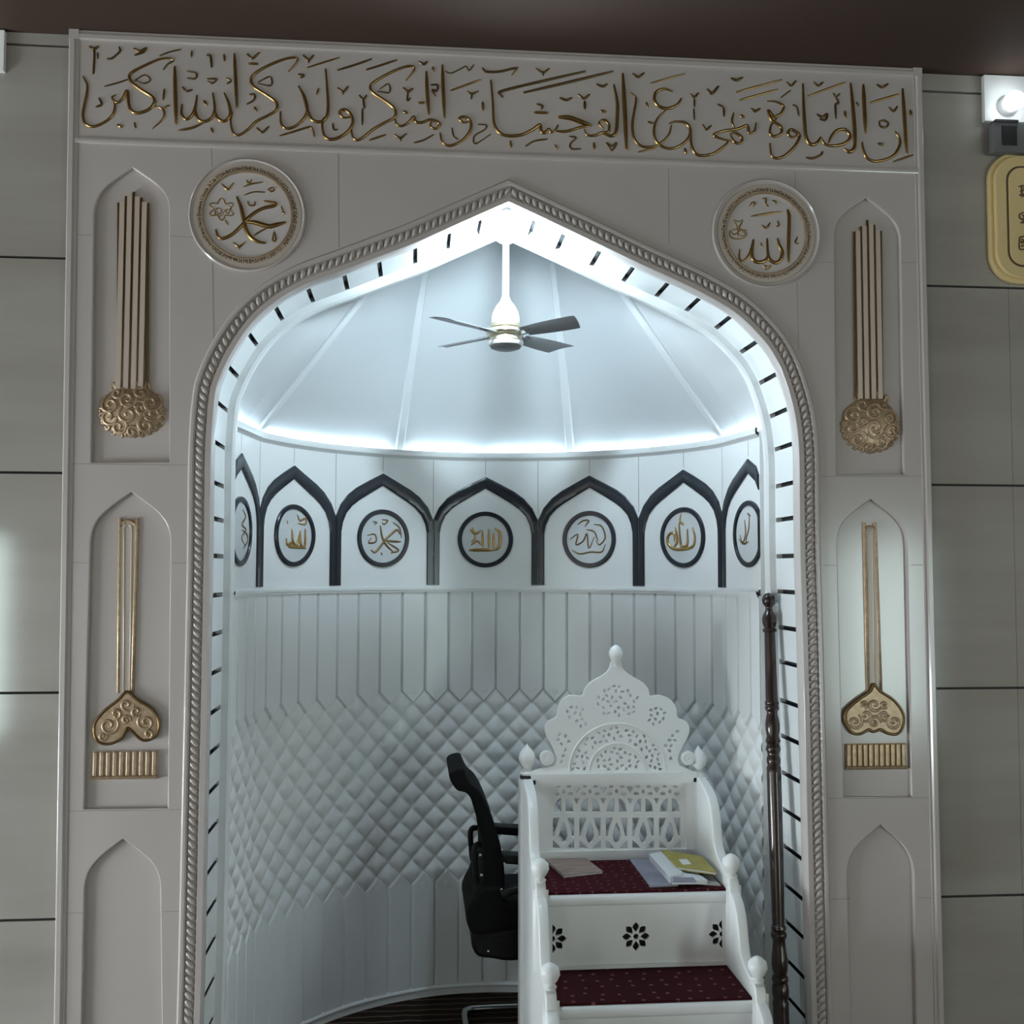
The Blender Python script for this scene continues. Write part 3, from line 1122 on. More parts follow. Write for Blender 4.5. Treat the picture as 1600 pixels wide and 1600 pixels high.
MARKS = [
    (ZA, [(9, [(162, 132), (187, 145), (213, 132)]), (7, [(187, 140), (190, 190), (183, 300)]), (5, [(210, 170), (212, 205)])]),
    (ZA, [(7, [(345, 135), (352, 158), (330, 182), (300, 205), (272, 208)])]), (ZA, [(8, [(440, 145), (475, 160), (512, 142), (498, 165), (445, 184)])]),
    (ZA, [(5, [(255, 380), (330, 360), (405, 335)])]), (ZA, [(5, [(440, 345), (500, 310), (540, 340), (500, 362), (455, 345)])]), (ZA, [(5, [(600, 188), (660, 165), (730, 150)])]),
    (ZA, [(6, [(685, 222), (650, 240), (622, 275)])]), (ZA, [(7, [(626, 400), (621, 465)])]), (ZA, [(8, [(220, 455), (235, 492), (202, 508)])]), (ZA, [(9, [(338, 622), (362, 634)])]),
    (ZA, [(6, [(440, 607), (448, 640)])]), (ZA, [(8, [(895, 185), (915, 192), (923, 258)])]), (ZA, [(7, [(798, 162), (797, 195)])]), (ZA, [(7, [(1000, 182), (1004, 220)])]),
    (ZA, [(6, [(772, 285), (825, 300), (820, 332), (772, 328)])]), (ZA, [(7, [(742, 385), (766, 410), (800, 402)])]), (ZA, [(6, [(897, 332), (952, 335), (930, 360), (897, 350)])]),
    (ZA, [(7, [(1017, 330), (1043, 345), (1022, 362)])]), (ZA, [(9, [(877, 472), (890, 495)])]), (ZA, [(8, [(920, 642), (930, 668)])]), (ZA, [(8, [(1147, 180), (1180, 205), (1218, 170)])]),
    (ZA, [(8, [(1157, 238), (1210, 240)])]), (ZA, [(5, [(1215, 352), (1288, 320), (1293, 375), (1215, 362)])]), (ZA, [(7, [(1162, 430), (1190, 432), (1188, 465), (1145, 490)])]),
    (ZA, [(7, [(1190, 510), (1204, 535)])]), (ZA, [(7, [(1207, 640), (1240, 668), (1278, 632)])]),
    (ZBb, [(6, [(122, 262), (320, 200)])]), (ZBb, [(7, [(312, 278), (420, 245), (520, 210)])]), (ZBb, [(7, [(492, 275), (580, 248), (678, 216)])]), (ZBb, [(7, [(1020, 405), (1200, 340)])]),
    (ZBb, [(7, [(512, 715), (610, 683)])]), (ZBb, [(6, [(790, 732), (850, 715), (908, 682)])]), (ZBb, [(5, [(985, 285), (1020, 297), (1080, 270), (1112, 255), (1132, 280), (1160, 246)])]),
    (ZBb, [(8, [(1217, 267), (1240, 288), (1320, 288), (1400, 270), (1432, 265)])]), (ZBb, [(5, [(1430, 272), (1400, 308)])]), (ZBb, [(8, [(97, 187), (130, 215), (158, 187)]), (6, [(130, 212), (130, 232)])]),
    (ZBb, [(8, [(67, 305), (98, 312), (82, 325)])]), (ZBb, [(6, [(190, 395), (180, 430)])]), (ZBb, [(7, [(312, 390), (345, 412), (373, 382)]), (6, [(345, 410), (345, 428)])]),
    (ZBb, [(7, [(447, 437), (470, 460), (490, 437)]), (7, [(470, 462), (478, 515)]), (6, [(465, 520), (465, 618)])]), (ZBb, [(6, [(280, 612), (286, 648), (308, 650)])]),
    (ZBb, [(8, [(822, 227), (850, 242), (868, 227)])]), (ZBb, [(8, [(905, 262), (910, 284)])]), (ZBb, [(8, [(722, 390), (750, 412), (778, 395)]), (6, [(750, 415), (746, 468), (765, 455)])]),
    (ZBb, [(5, [(575, 395), (628, 365), (633, 418), (562, 410)])]), (ZBb, [(9, [(722, 536), (745, 548)])]), (ZBb, [(8, [(817, 482), (850, 483)])]), (ZBb, [(7, [(897, 370), (935, 372), (930, 408), (902, 402), (920, 438)])]),
    (ZBb, [(7, [(667, 682), (702, 702), (738, 677)]), (6, [(702, 702), (705, 720)])]), (ZBb, [(7, [(1122, 412), (1150, 426), (1188, 410)]), (5, [(1150, 425), (1145, 458)])]), (ZBb, [(8, [(1217, 480), (1220, 528)])]),
    (ZBb, [(5, [(1190, 617), (1238, 622), (1230, 650), (1165, 690), (1172, 738), (1265, 680)])]), (ZBb, [(5, [(1025, 640), (1035, 690), (1060, 710)])]),
    (ZC, [(9, [(140, 365), (122, 345), (150, 325), (400, 265), (655, 207)])]), (ZC, [(9, [(277, 338), (550, 275), (828, 207)])]), (ZC, [(7, [(352, 190), (395, 212), (430, 190)]), (6, [(395, 210), (395, 230)])]),
    (ZC, [(7, [(357, 410), (390, 422), (385, 440)])]), (ZC, [(9, [(343, 462), (422, 466)])]), (ZC, [(8, [(502, 372), (540, 386), (573, 372)])]), (ZC, [(8, [(617, 352), (650, 376), (683, 352)]), (8, [(654, 395), (655, 440)])]),
    (ZC, [(8, [(732, 287), (770, 300), (793, 287)])]), (ZC, [(9, [(757, 452), (783, 460)])]), (ZC, [(8, [(957, 222), (990, 242), (1023, 217)])]), (ZC, [(6, [(1072, 278), (1278, 222)])]), (ZC, [(7, [(1040, 402), (1050, 430)])]),
    (ZC, [(7, [(1052, 522), (1080, 530)])]), (ZC, [(7, [(190, 642), (195, 680)])]), (ZC, [(6, [(287, 673), (340, 642), (418, 630)])]), (ZC, [(7, [(470, 667), (480, 690)])]),
    (ZC, [(6, [(562, 612), (600, 622), (565, 660), (572, 690), (628, 690)])]), (ZC, [(8, [(712, 655), (715, 690)])]), (ZC, [(6, [(792, 652), (825, 672), (853, 652), (825, 700), (792, 655)])]), (ZC, [(6, [(992, 710), (1090, 686)])]),
    (ZC, [(9, [(1280, 692), (1288, 718)])]),
    (ZDd, [(7, [(405, 255), (685, 180)])]), (ZDd, [(7, [(427, 305), (660, 240)])]), (ZDd, [(7, [(852, 280), (1080, 196)])]), (ZDd, [(8, [(1243, 322), (1413, 271)])]), (ZDd, [(7, [(1387, 690), (1450, 668), (1503, 650)])]),
    (ZDd, [(8, [(842, 665), (880, 670), (928, 650), (940, 630)])]), (ZDd, [(7, [(117, 270), (140, 287), (163, 262)]), (6, [(140, 300), (140, 345)]), (5, [(136, 360), (140, 428)])]), (ZDd, [(9, [(222, 240), (250, 265), (288, 222)])]),
    (ZDd, [(9, [(372, 170), (405, 182), (438, 166)])]), (ZDd, [(7, [(287, 332), (320, 355), (325, 405)])]), (ZDd, [(7, [(192, 460), (215, 490), (243, 466)])]), (ZDd, [(9, [(430, 402), (450, 415)])]),
    (ZDd, [(8, [(497, 360), (520, 376), (548, 360)])]), (ZDd, [(7, [(717, 195), (745, 216), (773, 187)]), (5, [(740, 245), (682, 290)])]), (ZDd, [(6, [(757, 335), (780, 350), (793, 403)])]), (ZDd, [(7, [(887, 195), (915, 216), (943, 195)])]),
    (ZDd, [(6, [(1007, 265), (1025, 287), (1048, 267)]), (7, [(1025, 287), (1040, 325), (1022, 335), (1025, 420)])]), (ZDd, [(8, [(907, 395), (940, 412), (968, 392), (960, 430), (927, 425)])]), (ZDd, [(8, [(1080, 377), (1085, 415)])]),
    (ZDd, [(7, [(1155, 322), (1165, 340)])]), (ZDd, [(8, [(1282, 210), (1315, 226), (1348, 206)])]), (ZDd, [(7, [(1357, 352), (1385, 376), (1408, 346)])]), (ZDd, [(7, [(1297, 440), (1322, 432), (1350, 450), (1338, 475), (1302, 470), (1295, 445)])]),
    (ZDd, [(9, [(1290, 577), (1318, 585)])]), (ZDd, [(8, [(1490, 372), (1494, 405)])]), (ZDd, [(6, [(517, 552), (558, 560), (573, 590), (530, 597), (457, 650)])]), (ZDd, [(8, [(85, 612), (90, 640)])]),
    (ZDd, [(7, [(360, 602), (365, 660)])]), (ZDd, [(7, [(780, 637), (790, 670)])]), (ZDd, [(8, [(1030, 650), (1030, 680)])]), (ZDd, [(7, [(1155, 642), (1160, 678)])]),
]
for Z, st in MARKS[:99]:
    mb = MB()
    px_strokes(mb, Z, .25, st, M['darkgold'] if len(st[0][1]) > 2 else M['gold'], hk=.8, taper=.75)
    mb.build('vowel_mark', INS, smooth=60)


# ---- round medallions over the arch
def medallion(Z, k, cc, R_out, R_ring, R_disc, label, strokes, seed):
    c = onY(*Z(*cc), YF)
    r = thing('calligraphy_medallion', label, 'medallion', c)
    sx = k * PXM * 1.0
    # size in metres from traced edges
    rr = ((onY(*Z(cc[0] + R_out, cc[1]), YF) - onY(*Z(cc[0] - R_out, cc[1]), YF)).length) / 2
    ku = rr / R_out

    def ringprof(prof, m, name):
        rows = []
        for j in range(73):
            a = 2 * PI * j / 72
            rows.append([Vector((c.x + q * math.cos(a), y, c.z + q * math.sin(a))) for q, y in prof])
        return fixn(MB().grid(rows, m).build(name, r, smooth=40))
    ringprof([(rr * 1.0, YF - .0005), (rr * .995, YF - .006), (rr * .97, YF - .009), (rr * .95, YF - .004), (rr * .90, YF - .003), (R_ring * ku * 1.06, YF - .004), (R_ring * ku * 1.05, YF - .0015)], M['face'], 'rim')
    ringprof([(R_ring * ku * 1.06, YF - .0012), (R_ring * ku * 1.05, YF - .005), (R_ring * ku, YF - .0055), (R_disc * ku * 1.02, YF - .0055), (R_disc * ku, YF - .002)], M['beige'], 'lettered_ring')
    b = MB()
    rows = [[Vector((c.x + q * math.cos(2 * PI * j / 48), YF - .002, c.z + q * math.sin(2 * PI * j / 48))) for q in (0.0, R_disc * ku * 1.01)] for j in range(49)]
    fixn(b.grid(rows, M['disc']).build('disc', r))
    rows = []
    rg = MB()
    for j in range(73):
        a = 2 * PI * j / 72
        rows.append([Vector((c.x + q * math.cos(a), y, c.z + q * math.sin(a))) for q, y in ((R_disc * ku * 1.03, YF - .004), (R_disc * ku * 1.02, YF - .0075), (R_disc * ku * .99, YF - .0075), (R_disc * ku * .98, YF - .002))])
    fixn(rg.grid(rows, M['palegold']).build('inner_rim', r, smooth=40))
    mb = MB()
    px_strokes(mb, Z, k, strokes, M['gold'], yb=YF - .0025, hk=.75)
    mb.build('lettering', r, smooth=60)
    # tiny relief script that runs round the ring
    rnd = random.Random(seed)
    t = MB()
    mid, band = (R_ring + R_disc) / 2 * ku, (R_ring - R_disc) * ku
    a = 0
    while a < 2 * PI - .03:
        w = rnd.uniform(.030, .060)
        kind = rnd.randrange(4)
        pts = {0: [(0, -.4), (0, .4)], 1: [(-.3, .1), (0, -.35), (.4, .3)], 2: [(-.4, -.3), (0, .0), (.4, -.25), (.4, .3)], 3: [(-.3, .3), (.3, .3), (.2, -.3), (-.2, -.2)]}[kind]
        st = [(a + w * .5 + p[0] * w * .8, p[1] * band * .75) for p in pts]

        def fn(u, v, h):
            return Vector((c.x + (mid + v) * math.cos(u), YF - .0055 - h, c.z + (mid + v) * math.sin(u)))
        # work in metres along the ring
        pts2 = [(p[0] * mid, p[1]) for p in st]
        stroke(t, pts2, .0013, lambda u, v, h: fn(u / mid, v, h), M['darkgold'], h=.0012, n=3, across=3)
        a += w
    t.build('ring_script', r, smooth=60)
    return r


ZM1, ZM2 = zoomer(270, 220, .14375), zoomer(1090, 260, .14375)
fl1 = [(7, [(530 + 115 * math.cos(a) * (1 - .25 * math.cos(6 * a)), 745 + 95 * math.sin(a) * (1 - .25 * math.cos(6 * a))) for a in [2 * PI * j / 36 for j in range(37)]]),
       (6, [(500 + 55 * math.cos(a) * (1 - .05 * j), 770 + 55 * math.sin(a) * (1 - .05 * j)) for j, a in enumerate([.7 * q for q in range(15)])]),
       (6, [(590, 700), (630, 730), (600, 790), (570, 760), (610, 740)]), (7, [(570, 860), (590, 900), (600, 915)])]
MED1 = medallion(ZM1, .14375, (812, 810), 640, 560, 485, 'round medallion with crossing gold calligraphy strokes, over the left haunch of the arch', [
    (22, [(700, 618), (740, 720), (770, 850), (790, 950), (840, 1040), (920, 1095), (1000, 1110)]),
    (20, [(470, 975), (492, 1040), (545, 1063), (640, 1020), (740, 930), (800, 860), (880, 790), (980, 735), (1080, 712), (1125, 690), (1080, 670), (1000, 657)]),
    (26, [(800, 880), (900, 890), (1040, 930), (1120, 915), (1215, 890)]), (10, [(1040, 940), (960, 980), (880, 1030)]), (8, [(778, 590), (880, 556), (1000, 560)]),
    (9, [(768, 500), (850, 470), (975, 450)]), (9, [(802, 430), (830, 470), (858, 422)]), (12, [(532, 470), (600, 530), (658, 462)]), (12, [(662, 1110), (722, 1150), (788, 1102)]), (9, [(722, 1150), (722, 1180)]),
    (9, [(815, 660), (832, 700), (888, 700), (890, 660)]), (10, [(1040, 522), (1080, 512), (1100, 540), (1060, 550), (1042, 530)]), (8, [(1178, 710), (1205, 785)]), (14, [(1195, 775), (1212, 790)]),
    (9, [(1100, 985), (1085, 1080), (1120, 1085), (1110, 1000)])] + fl1, 3)
fl2 = [(7, [(440 + 95 * math.cos(a), 735 + 55 * math.sin(a)) for a in [2 * PI * j / 24 for j in range(25)]]), (7, [(390, 590), (420, 640), (440, 700), (440, 760)]), (7, [(490, 590), (460, 650), (440, 700)]),
       (7, [(350, 700), (400, 740), (460, 700), (535, 690)]), (6, [(480, 700), (520, 735), (490, 760), (460, 740)]), (6, [(400, 580), (445, 600), (490, 578)])]
MED2 = medallion(ZM2, .14375, (742, 732), 588, 500, 432, 'round medallion with upright gold calligraphy strokes, over the right haunch of the arch', [
    (20, [(980, 480), (995, 560), (990, 800), (988, 1040)]), (9, [(980, 500), (1015, 540)]), (20, [(870, 795), (890, 860), (920, 935), (900, 1015), (850, 1048), (792, 1020), (766, 960), (755, 795)]),
    (20, [(766, 962), (740, 1020), (670, 1043), (612, 1020), (592, 950), (608, 805)]), (12, [(600, 805), (570, 930), (530, 1000), (482, 1028), (452, 990), (458, 905)]), (13, [(587, 541), (745, 518), (903, 493)]),
    (11, [(565, 430), (600, 392), (624, 402), (610, 430)]), (10, [(712, 350), (745, 352), (740, 400), (768, 433)]), (9, [(812, 370), (850, 382), (850, 410)]), (12, [(702, 640), (750, 668), (788, 612)]), (9, [(856, 650), (884, 645), (870, 592)]),
    (9, [(690, 832), (700, 880)]), (10, [(1085, 770), (1062, 828), (1098, 840)]), (7, [(712, 1070), (752, 1120), (798, 1077), (750, 1085), (712, 1070)])] + fl2, 5)


# ---- gold carved ornaments in the recesses
YR = YF + .0136       # just off the floor of a recess


def relief_ball(mb, c, rx, rz, depth, m):
    rows = []
    for i in range(13):
        t = i / 12
        a = t * PI / 2
        rows.append([Vector((c.x + rx * math.sin(a) * math.cos(b), YR - depth * math.cos(a), c.z + rz * math.sin(a) * math.sin(b))) for b in [2 * PI * j / 40 for j in range(41)]])
    mb.grid(rows, m)


def scroll(mb, c, r0, turns, dirn, a0, w, surf, m, tail=None):
    pts = []
    n = int(turns * 12)
    for j in range(n + 1):
        t = j / n
        a = a0 + dirn * turns * 2 * PI * t
        rr = r0 * (1 - .85 * t)
        pts.append((c[0] + rr * math.cos(a), c[1] + rr * math.sin(a)))
    if tail:
        pts = [tail] + pts
    stroke(mb, pts, w, surf, m, h=w * .9, n=2, taper=.7)


def ball_surface(c, rx, rz, depth):
    def fn(u, v, h):
        q = min(1.0, ((u / rx) ** 2 + (v / rz) ** 2))
        return Vector((c.x + u, YR - depth * math.sqrt(1 - q) - h, c.z + v))
    return fn


def pendant(Z, k, bars, ybot, bc, rx, rz, label, flip):
    c = onY(*Z(*bc), YR)
    r = thing('gold_pendant', label, 'wall ornament', c)
    px = k * (onY(*Z(bc[0] + 50, bc[1]), YR) - c).length / (50 * k)
    for (xt, yt, xb) in bars:
        mb = MB()
        p, q = onY(*Z(xt, yt), YR), onY(*Z(xb, ybot), YR)
        mb.tube([(p.x, YR - .0053, p.z), (q.x, YR - .0053, q.z)], .0036, M['darkgold'], 10)
        mb.build('bar', r)
    for (a, b2) in zip(bars, bars[1:]):
        xt, yt, xb = (a[0] + b2[0]) / 2, max(a[1], b2[1]) - 4, (a[2] + b2[2]) / 2
        p, q = onY(*Z(xt, yt), YR), onY(*Z(xb, ybot), YR)
        mb = MB().box((p.x - .0066, YR - .0095, q.z), (p.x + .0066, YR, p.z), M['flute'])
        mb.build('flute', r)
    RX, RZ = rx * px, rz * px
    mb = MB()
    relief_ball(mb, c, RX * .97, RZ * .97, .018, M['palegold'])
    mb.build('bulb', r, smooth=60)
    sf = ball_surface(c, RX, RZ, .018)
    s = MB()
    f = -1 if flip else 1
    for (u, v, rr, tn, d, a0) in ((-.08, -.15, .36, 1.6, 1, 0), (-.10, .42, .30, 1.5, -1, 1), (-.62, .22, .30, 1.4, 1, 2), (.60, .30, .32, 1.4, -1, 1), (.66, -.12, .26, 1.3, 1, 3), (-.66, -.25, .28, 1.3, -1, 0),
                                  (.45, -.55, .28, 1.4, 1, 1), (-.35, -.62, .30, 1.4, -1, 2), (.28, .68, .24, 1.3, 1, 0), (-.42, .66, .22, 1.2, -1, 1), (.30, .08, .24, 1.3, -1, 2), (.05, -.80, .20, 1.2, 1, 0)):
        scroll(s, (f * u * RX, v * RZ), rr * RX, tn, d * f, a0, .0048, sf, M['palegold'])
    for a in range(14):
        t = PI + PI * a / 13
        scroll(s, (.93 * RX * math.cos(t), .93 * RZ * math.sin(t)), .10 * RX, .8, 1, a, .0042, sf, M['palegold'])
    for (u, v) in ((-.55, .95), (-.2, 1.08), (.1, 1.05), (.45, 1.0)):
        stroke(s, [(f * u * RX - .006, v * RZ - .01), (f * u * RX, v * RZ + .006), (f * u * RX + .006, v * RZ - .01)], .005, lambda a, b, h: Vector((c.x + a, YR - .004 - h, c.z + b)), M['palegold'], n=3)
    # open scroll-work stands off the bulb
    s.build('scrollwork', r, smooth=70)
    return r


ZP1, ZP2 = zoomer(80, 240, .3125), zoomer(1280, 280, .2875)
pendant(ZP1, .3125, [(340, 250, 338), (378, 217, 371), (416, 195, 408), (454, 225, 446), (487, 252, 482)], 1180, (405, 1288), 168, 138, 'gold carved bulb hanging from five rods, upper left recess below the inscription', False)
pendant(ZP2, .2875, [(187, 290, 195), (221, 262, 232), (257, 226, 268), (294, 252, 303), (330, 285, 338)], 1195, (276, 1335), 160, 150, 'gold carved bulb hanging from five rods, upper right recess below the inscription', True)


def flat_fn(y0):
    def fn(Z):
        def g(u, v, h):
            p = onY(*Z(u, v), y0)
            return Vector((p.x, y0 - h, p.z))
        return g
    return fn


def poly_plate(mb, Z, pts, y_back, thick, m, bev=.003):
    P = []
    for u, v in pts:
        p = onY(*Z(u, v), y_back)
        P.append((p.x, p.z))
    me, fn = front_sheet([P], thick, y_back - thick, bev)
    mb.mesh(me, fn, m)


def broom(Z, k, loop, heart, lobes, label):
    c = onY(*Z(*heart[0]), YR)
    r = thing('gold_pendant', label, 'wall ornament', c)
    fn = flat_fn(YR)(Z)
    mb = MB()
    lf, rt, top, botl, botr = loop
    out = [botl, lf] + [((lf[0] + rt[0]) / 2 - (rt[0] - lf[0]) / 2 * math.cos(a), lf[1] - (lf[1] - top) * math.sin(a)) for a in [PI * j / 8 for j in range(1, 8)]] + [rt, botr]
    stroke(mb, out, 9, fn, M['palegold'], h=.007, n=2, taper=1)
    mb.build('loop_rim', r, smooth=60)
    mb = MB()
    poly_plate(mb, Z, [botl, lf] + out[3:8] + [rt, botr], YR, .004, M['beige'], .001)
    inn = [((p[0] - (lf[0] + rt[0]) / 2) * .45 + (lf[0] + rt[0]) / 2, p[1] + (18 if p[1] < lf[1] + 5 else 0)) for p in out]
    stroke(mb, inn, 5, fn, M['beige'], h=.0065, n=2, taper=1)
    fixn(mb.build('loop_panel', r, smooth=60))
    mb = MB()
    hp = [(p.x, p.y) for p in spline([Vector(q) for q in heart], 4, True)]
    poly_plate(mb, Z, hp, YR, .010, M['palegold'], .003)
    fixn(mb.build('heart', r, smooth=40))
    mb = MB()
    fn2 = flat_fn(YR - .009)(Z)
    stroke(mb, hp + [hp[0]], 7, fn2, M['darkgold'], h=.004, n=1, taper=1)
    mb.build('heart_rim', r, smooth=60)
    mb = MB()
    for (u, v, rr, tn, d, a0) in lobes:
        scroll(mb, (u, v), rr, tn, d, a0, 8, lambda a, b, h: fn2(a, b, h * .0007), M['palegold'])
    mb.build('scrollwork', r, smooth=60)
    return r


def comb(Z, lo, hi, n, label, fill):
    c = onY(*Z((lo[0] + hi[0]) / 2, (lo[1] + hi[1]) / 2), YR)
    r = thing('gold_comb_plaque', label, 'wall ornament', c)
    a, d = onY(*Z(lo[0], hi[1]), YR), onY(*Z(hi[0], lo[1]), YR)
    MB().box((a.x, YR - .004, a.z), (d.x, YR, d.z), M['darkgold'] if fill else M['beige']).build('backplate', r)
    w = (d.x - a.x) / n
    for j in range(n):
        x = a.x + (j + .5) * w
        me, fn = front_sheet([[(x - w * .30, a.z + .010), (x - w * .30, d.z - .002), (x + w * .30, d.z - .002), (x + w * .30, a.z + .010)]], .008, YR - .010, .002)
        fixn(MB().mesh(me, fn, M['palegold']).build('tooth', r, smooth=30))
    MB().tube([(a.x, YR - .0062, a.z + .005), (d.x, YR - .0062, a.z + .005)], .0055, M['palegold'], 8).build('foot_rail', r)
    return r


ZH1, ZH2 = zoomer(80, 740, .3375), zoomer(1280, 740, .3375)
broom(ZH1, .3375, ((318, 262), (397, 262), 218, (312, 1010), (376, 1012)),
      [(345, 1012), (308, 1050), (240, 1105), (200, 1165), (212, 1235), (265, 1252), (325, 1225), (350, 1180), (372, 1190), (425, 1235), (482, 1215), (500, 1155), (468, 1090), (400, 1048), (368, 1018)],
      [(268, 1165, 48, 1.4, 1, -1), (440, 1150, 42, 1.4, -1, 4), (350, 1070, 34, 1.2, 1, 0), (300, 1110, 28, 1.1, -1, 2), (395, 1100, 26, 1.1, 1, 1), (240, 1215, 22, 1.1, 1, 0), (348, 1140, 22, 1.2, -1, 0), (450, 1205, 22, 1.1, -1, 1)],
      'long gold loop ending in a heart of scrolls, in the left middle recess')
broom(ZH2, .3375, ((207, 275), (258, 275), 248, (224, 1003), (283, 1005)),
      [(252, 975), (232, 1008), (180, 1045), (125, 1095), (122, 1150), (150, 1198), (190, 1205), (228, 1185), (250, 1195), (285, 1185), (320, 1203), (362, 1205), (386, 1170), (388, 1112), (345, 1050), (282, 1008)],
      [(165, 1150, 36, 1.4, 1, -1), (345, 1150, 36, 1.4, -1, 4), (255, 1070, 34, 1.2, 1, 0), (255, 1150, 30, 1.2, -1, 0), (215, 1120, 28, 1.1, -1, 2), (300, 1120, 26, 1.1, 1, 1), (300, 1070, 18, 1.1, 1, 1), (205, 1070, 18, 1.1, -1, 1)],
      'long gold loop ending in a heart of scrolls, in the right middle recess')
comb(ZH1, (190, 1280), (497, 1415), 10, 'small gold comb-shaped plaque under the left heart of scrolls', False)
comb(ZH2, (120, 1247), (397, 1370), 11, 'small gold comb-shaped plaque under the right heart of scrolls', True)

# ================================================================== roundels in the frieze
ZR1, ZR2 = zoomer(340, 690, .2875), zoomer(780, 690, .2875)
RC = [1.733] * 7
ROUND = [
    (-3, ZR1, 'dark ringed roundel half hidden by the left edge of the niche', 'darkgold', [(5, [(125, 370), (140, 410), (120, 450), (142, 480), (118, 520), (135, 560)]), (5, [(120, 480), (145, 500), (150, 540), (130, 580)])]),
    (-2, ZR1, 'dark ringed roundel with small gold writing, next to the leftmost one', 'gold',
     [(6, [(425, 400), (440, 430), (470, 420), (468, 450), (430, 445)]), (9, [(395, 480), (400, 540), (420, 565), (440, 490)]), (9, [(440, 490), (445, 560), (465, 570), (468, 480)]), (9, [(365, 530), (370, 560), (395, 550), (380, 570), (440, 575), (470, 580)]), (5, [(370, 430), (372, 445)])]),
    (-1, ZR1, 'dark ringed roundel with crossing silvery strokes, left of the central one', 'darkgold',
     [(7, [(880, 460), (890, 520), (910, 560), (950, 600)]), (7, [(830, 590), (850, 602), (880, 570), (920, 520), (970, 480), (985, 500)]), (7, [(910, 540), (990, 545)]), (6, [(920, 550), (980, 590), (940, 605)]), (5, [(840, 435), (860, 440), (850, 450)]), (5, [(890, 425), (920, 430), (900, 450), (890, 440)]),
      (5, [(810, 510), (850, 505), (855, 545), (815, 550), (830, 525)]), (5, [(950, 440), (985, 470), (995, 520)]), (5, [(885, 605), (890, 615)])]),
    (0, ZR1, 'dark ringed roundel with square gold writing in the middle of the frieze', 'gold',
     [(9, [(1375, 480), (1400, 500), (1430, 485)]), (6, [(1385, 470), (1400, 520), (1380, 545)]), (11, [(1370, 590), (1430, 588), (1490, 590)]), (8, [(1440, 490), (1440, 570)]), (8, [(1475, 480), (1475, 575)]), (10, [(1510, 475), (1535, 500), (1530, 570), (1505, 590)]), (8, [(1500, 500), (1500, 580)]), (7, [(1380, 560), (1410, 540), (1430, 560)])]),
    (1, ZR2, 'dark ringed roundel with thin silvery scribble, right of the central one', 'darkgold',
     [(5, [(430, 450), (460, 430), (490, 430), (470, 460)]), (5, [(390, 530), (430, 505), (420, 560), (460, 540), (480, 500), (490, 580), (520, 520)]), (5, [(400, 590), (440, 610), (500, 600), (560, 600), (580, 560)]), (5, [(520, 450), (560, 460), (580, 520), (550, 560), (530, 540)]), (5, [(480, 480), (520, 490), (540, 540)])]),
    (2, ZR2, 'dark ringed roundel with bright gold writing under a tall point, second from the right', 'gold',
     [(6, [(995, 395), (990, 430), (1010, 450), (985, 440)]), (9, [(985, 450), (990, 530), (1000, 570), (1030, 560), (1030, 480)]), (9, [(1060, 470), (1072, 520), (1060, 570), (1000, 585), (950, 580), (922, 545), (930, 505), (955, 500), (960, 540)]), (9, [(965, 470), (975, 540), (960, 570)])]),
    (3, ZR2, 'narrow looking dark ringed roundel beside the right edge of the niche', 'darkgold', [(5, [(1345, 430), (1350, 500), (1335, 550), (1320, 510)]), (5, [(1370, 400), (1368, 470), (1355, 520), (1350, 560)]), (5, [(1315, 530), (1335, 555), (1365, 545)]), (5, [(1360, 390), (1375, 405)])]),
]
for k, Z, label, mname, strokes in ROUND:
    sc = .004 + CELL * k
    zc = 1.678
    r = thing('calligraphy_roundel', label, 'roundel', niche(sc, zc, 0), 'roundels of the niche frieze')
    rows = []
    for j in range(61):
        a = 2 * PI * j / 60
        row = []
        for q, h in ((.1065, .003), (.106, .010), (.1035, .0125), (.092, .0125), (.090, .010), (.089, .004)):
            row.append(niche(max(-SMAX, min(SMAX, sc + q * math.cos(a))), zc + q * math.sin(a), h))
        rows.append(row)
    MB().grid(rows, M['navy']).build('ring', r, smooth=40)
    rows = []
    for j in range(49):
        a = 2 * PI * j / 48
        rows.append([niche(max(-SMAX, min(SMAX, sc + q * math.cos(a))), zc + q * math.sin(a), .0065) for q in (0, .05, .0905)])
    MB().grid(rows, M['dome']).build('disc', r, smooth=40)
    mb = MB()
    loc = []
    for w, pts in strokes:
        loc.append((w, [on_niche(*Z(*p)) for p in pts]))
    for w, pts in loc:
        stroke(mb, pts, w * .00062, lambda u, v, h: niche(max(-SMAX, min(SMAX, u)), v, .0065 + h), M[mname], h=w * .0005, n=4)
    mb.build('lettering', r, smooth=60)

# ================================================================== ceiling fan under the dome
FX, FY = .272, .25
FZ = -.058
FAN = thing('ceiling_fan', 'small ceiling fan with four dark grey blades hanging under the dome', 'fan', (FX, FY, ZD1))
MB().lathe([(.0, 2.857), (.045, 2.857), (.05, 2.83), (.03, 2.80), (.0, 2.80)], M['fanwhite'], (FX, FY, FZ)).build('canopy', FAN)
MB().lathe([(.0, 2.82), (.010, 2.82), (.011, 2.44), (.0, 2.44)], M['fanwhite'], (FX, FY, FZ), 16).build('down_rod', FAN)
MB().lathe([(.0, 2.472), (.012, 2.470), (.016, 2.458), (.030, 2.440), (.040, 2.420), (.0435, 2.405), (.0445, 2.385), (.0, 2.385)], M['fanwhite'], (FX, FY, FZ), 28).build('motor_cover', FAN)
MB().lathe([(.0, 2.385), (.046, 2.385), (.046, 2.374), (.040, 2.371), (.058, 2.366), (.062, 2.356), (.058, 2.350), (.050, 2.346), (.052, 2.336), (.056, 2.330), (.0, 2.330)], M['brass'], (FX, FY, FZ), 32).build('motor', FAN, smooth=50)
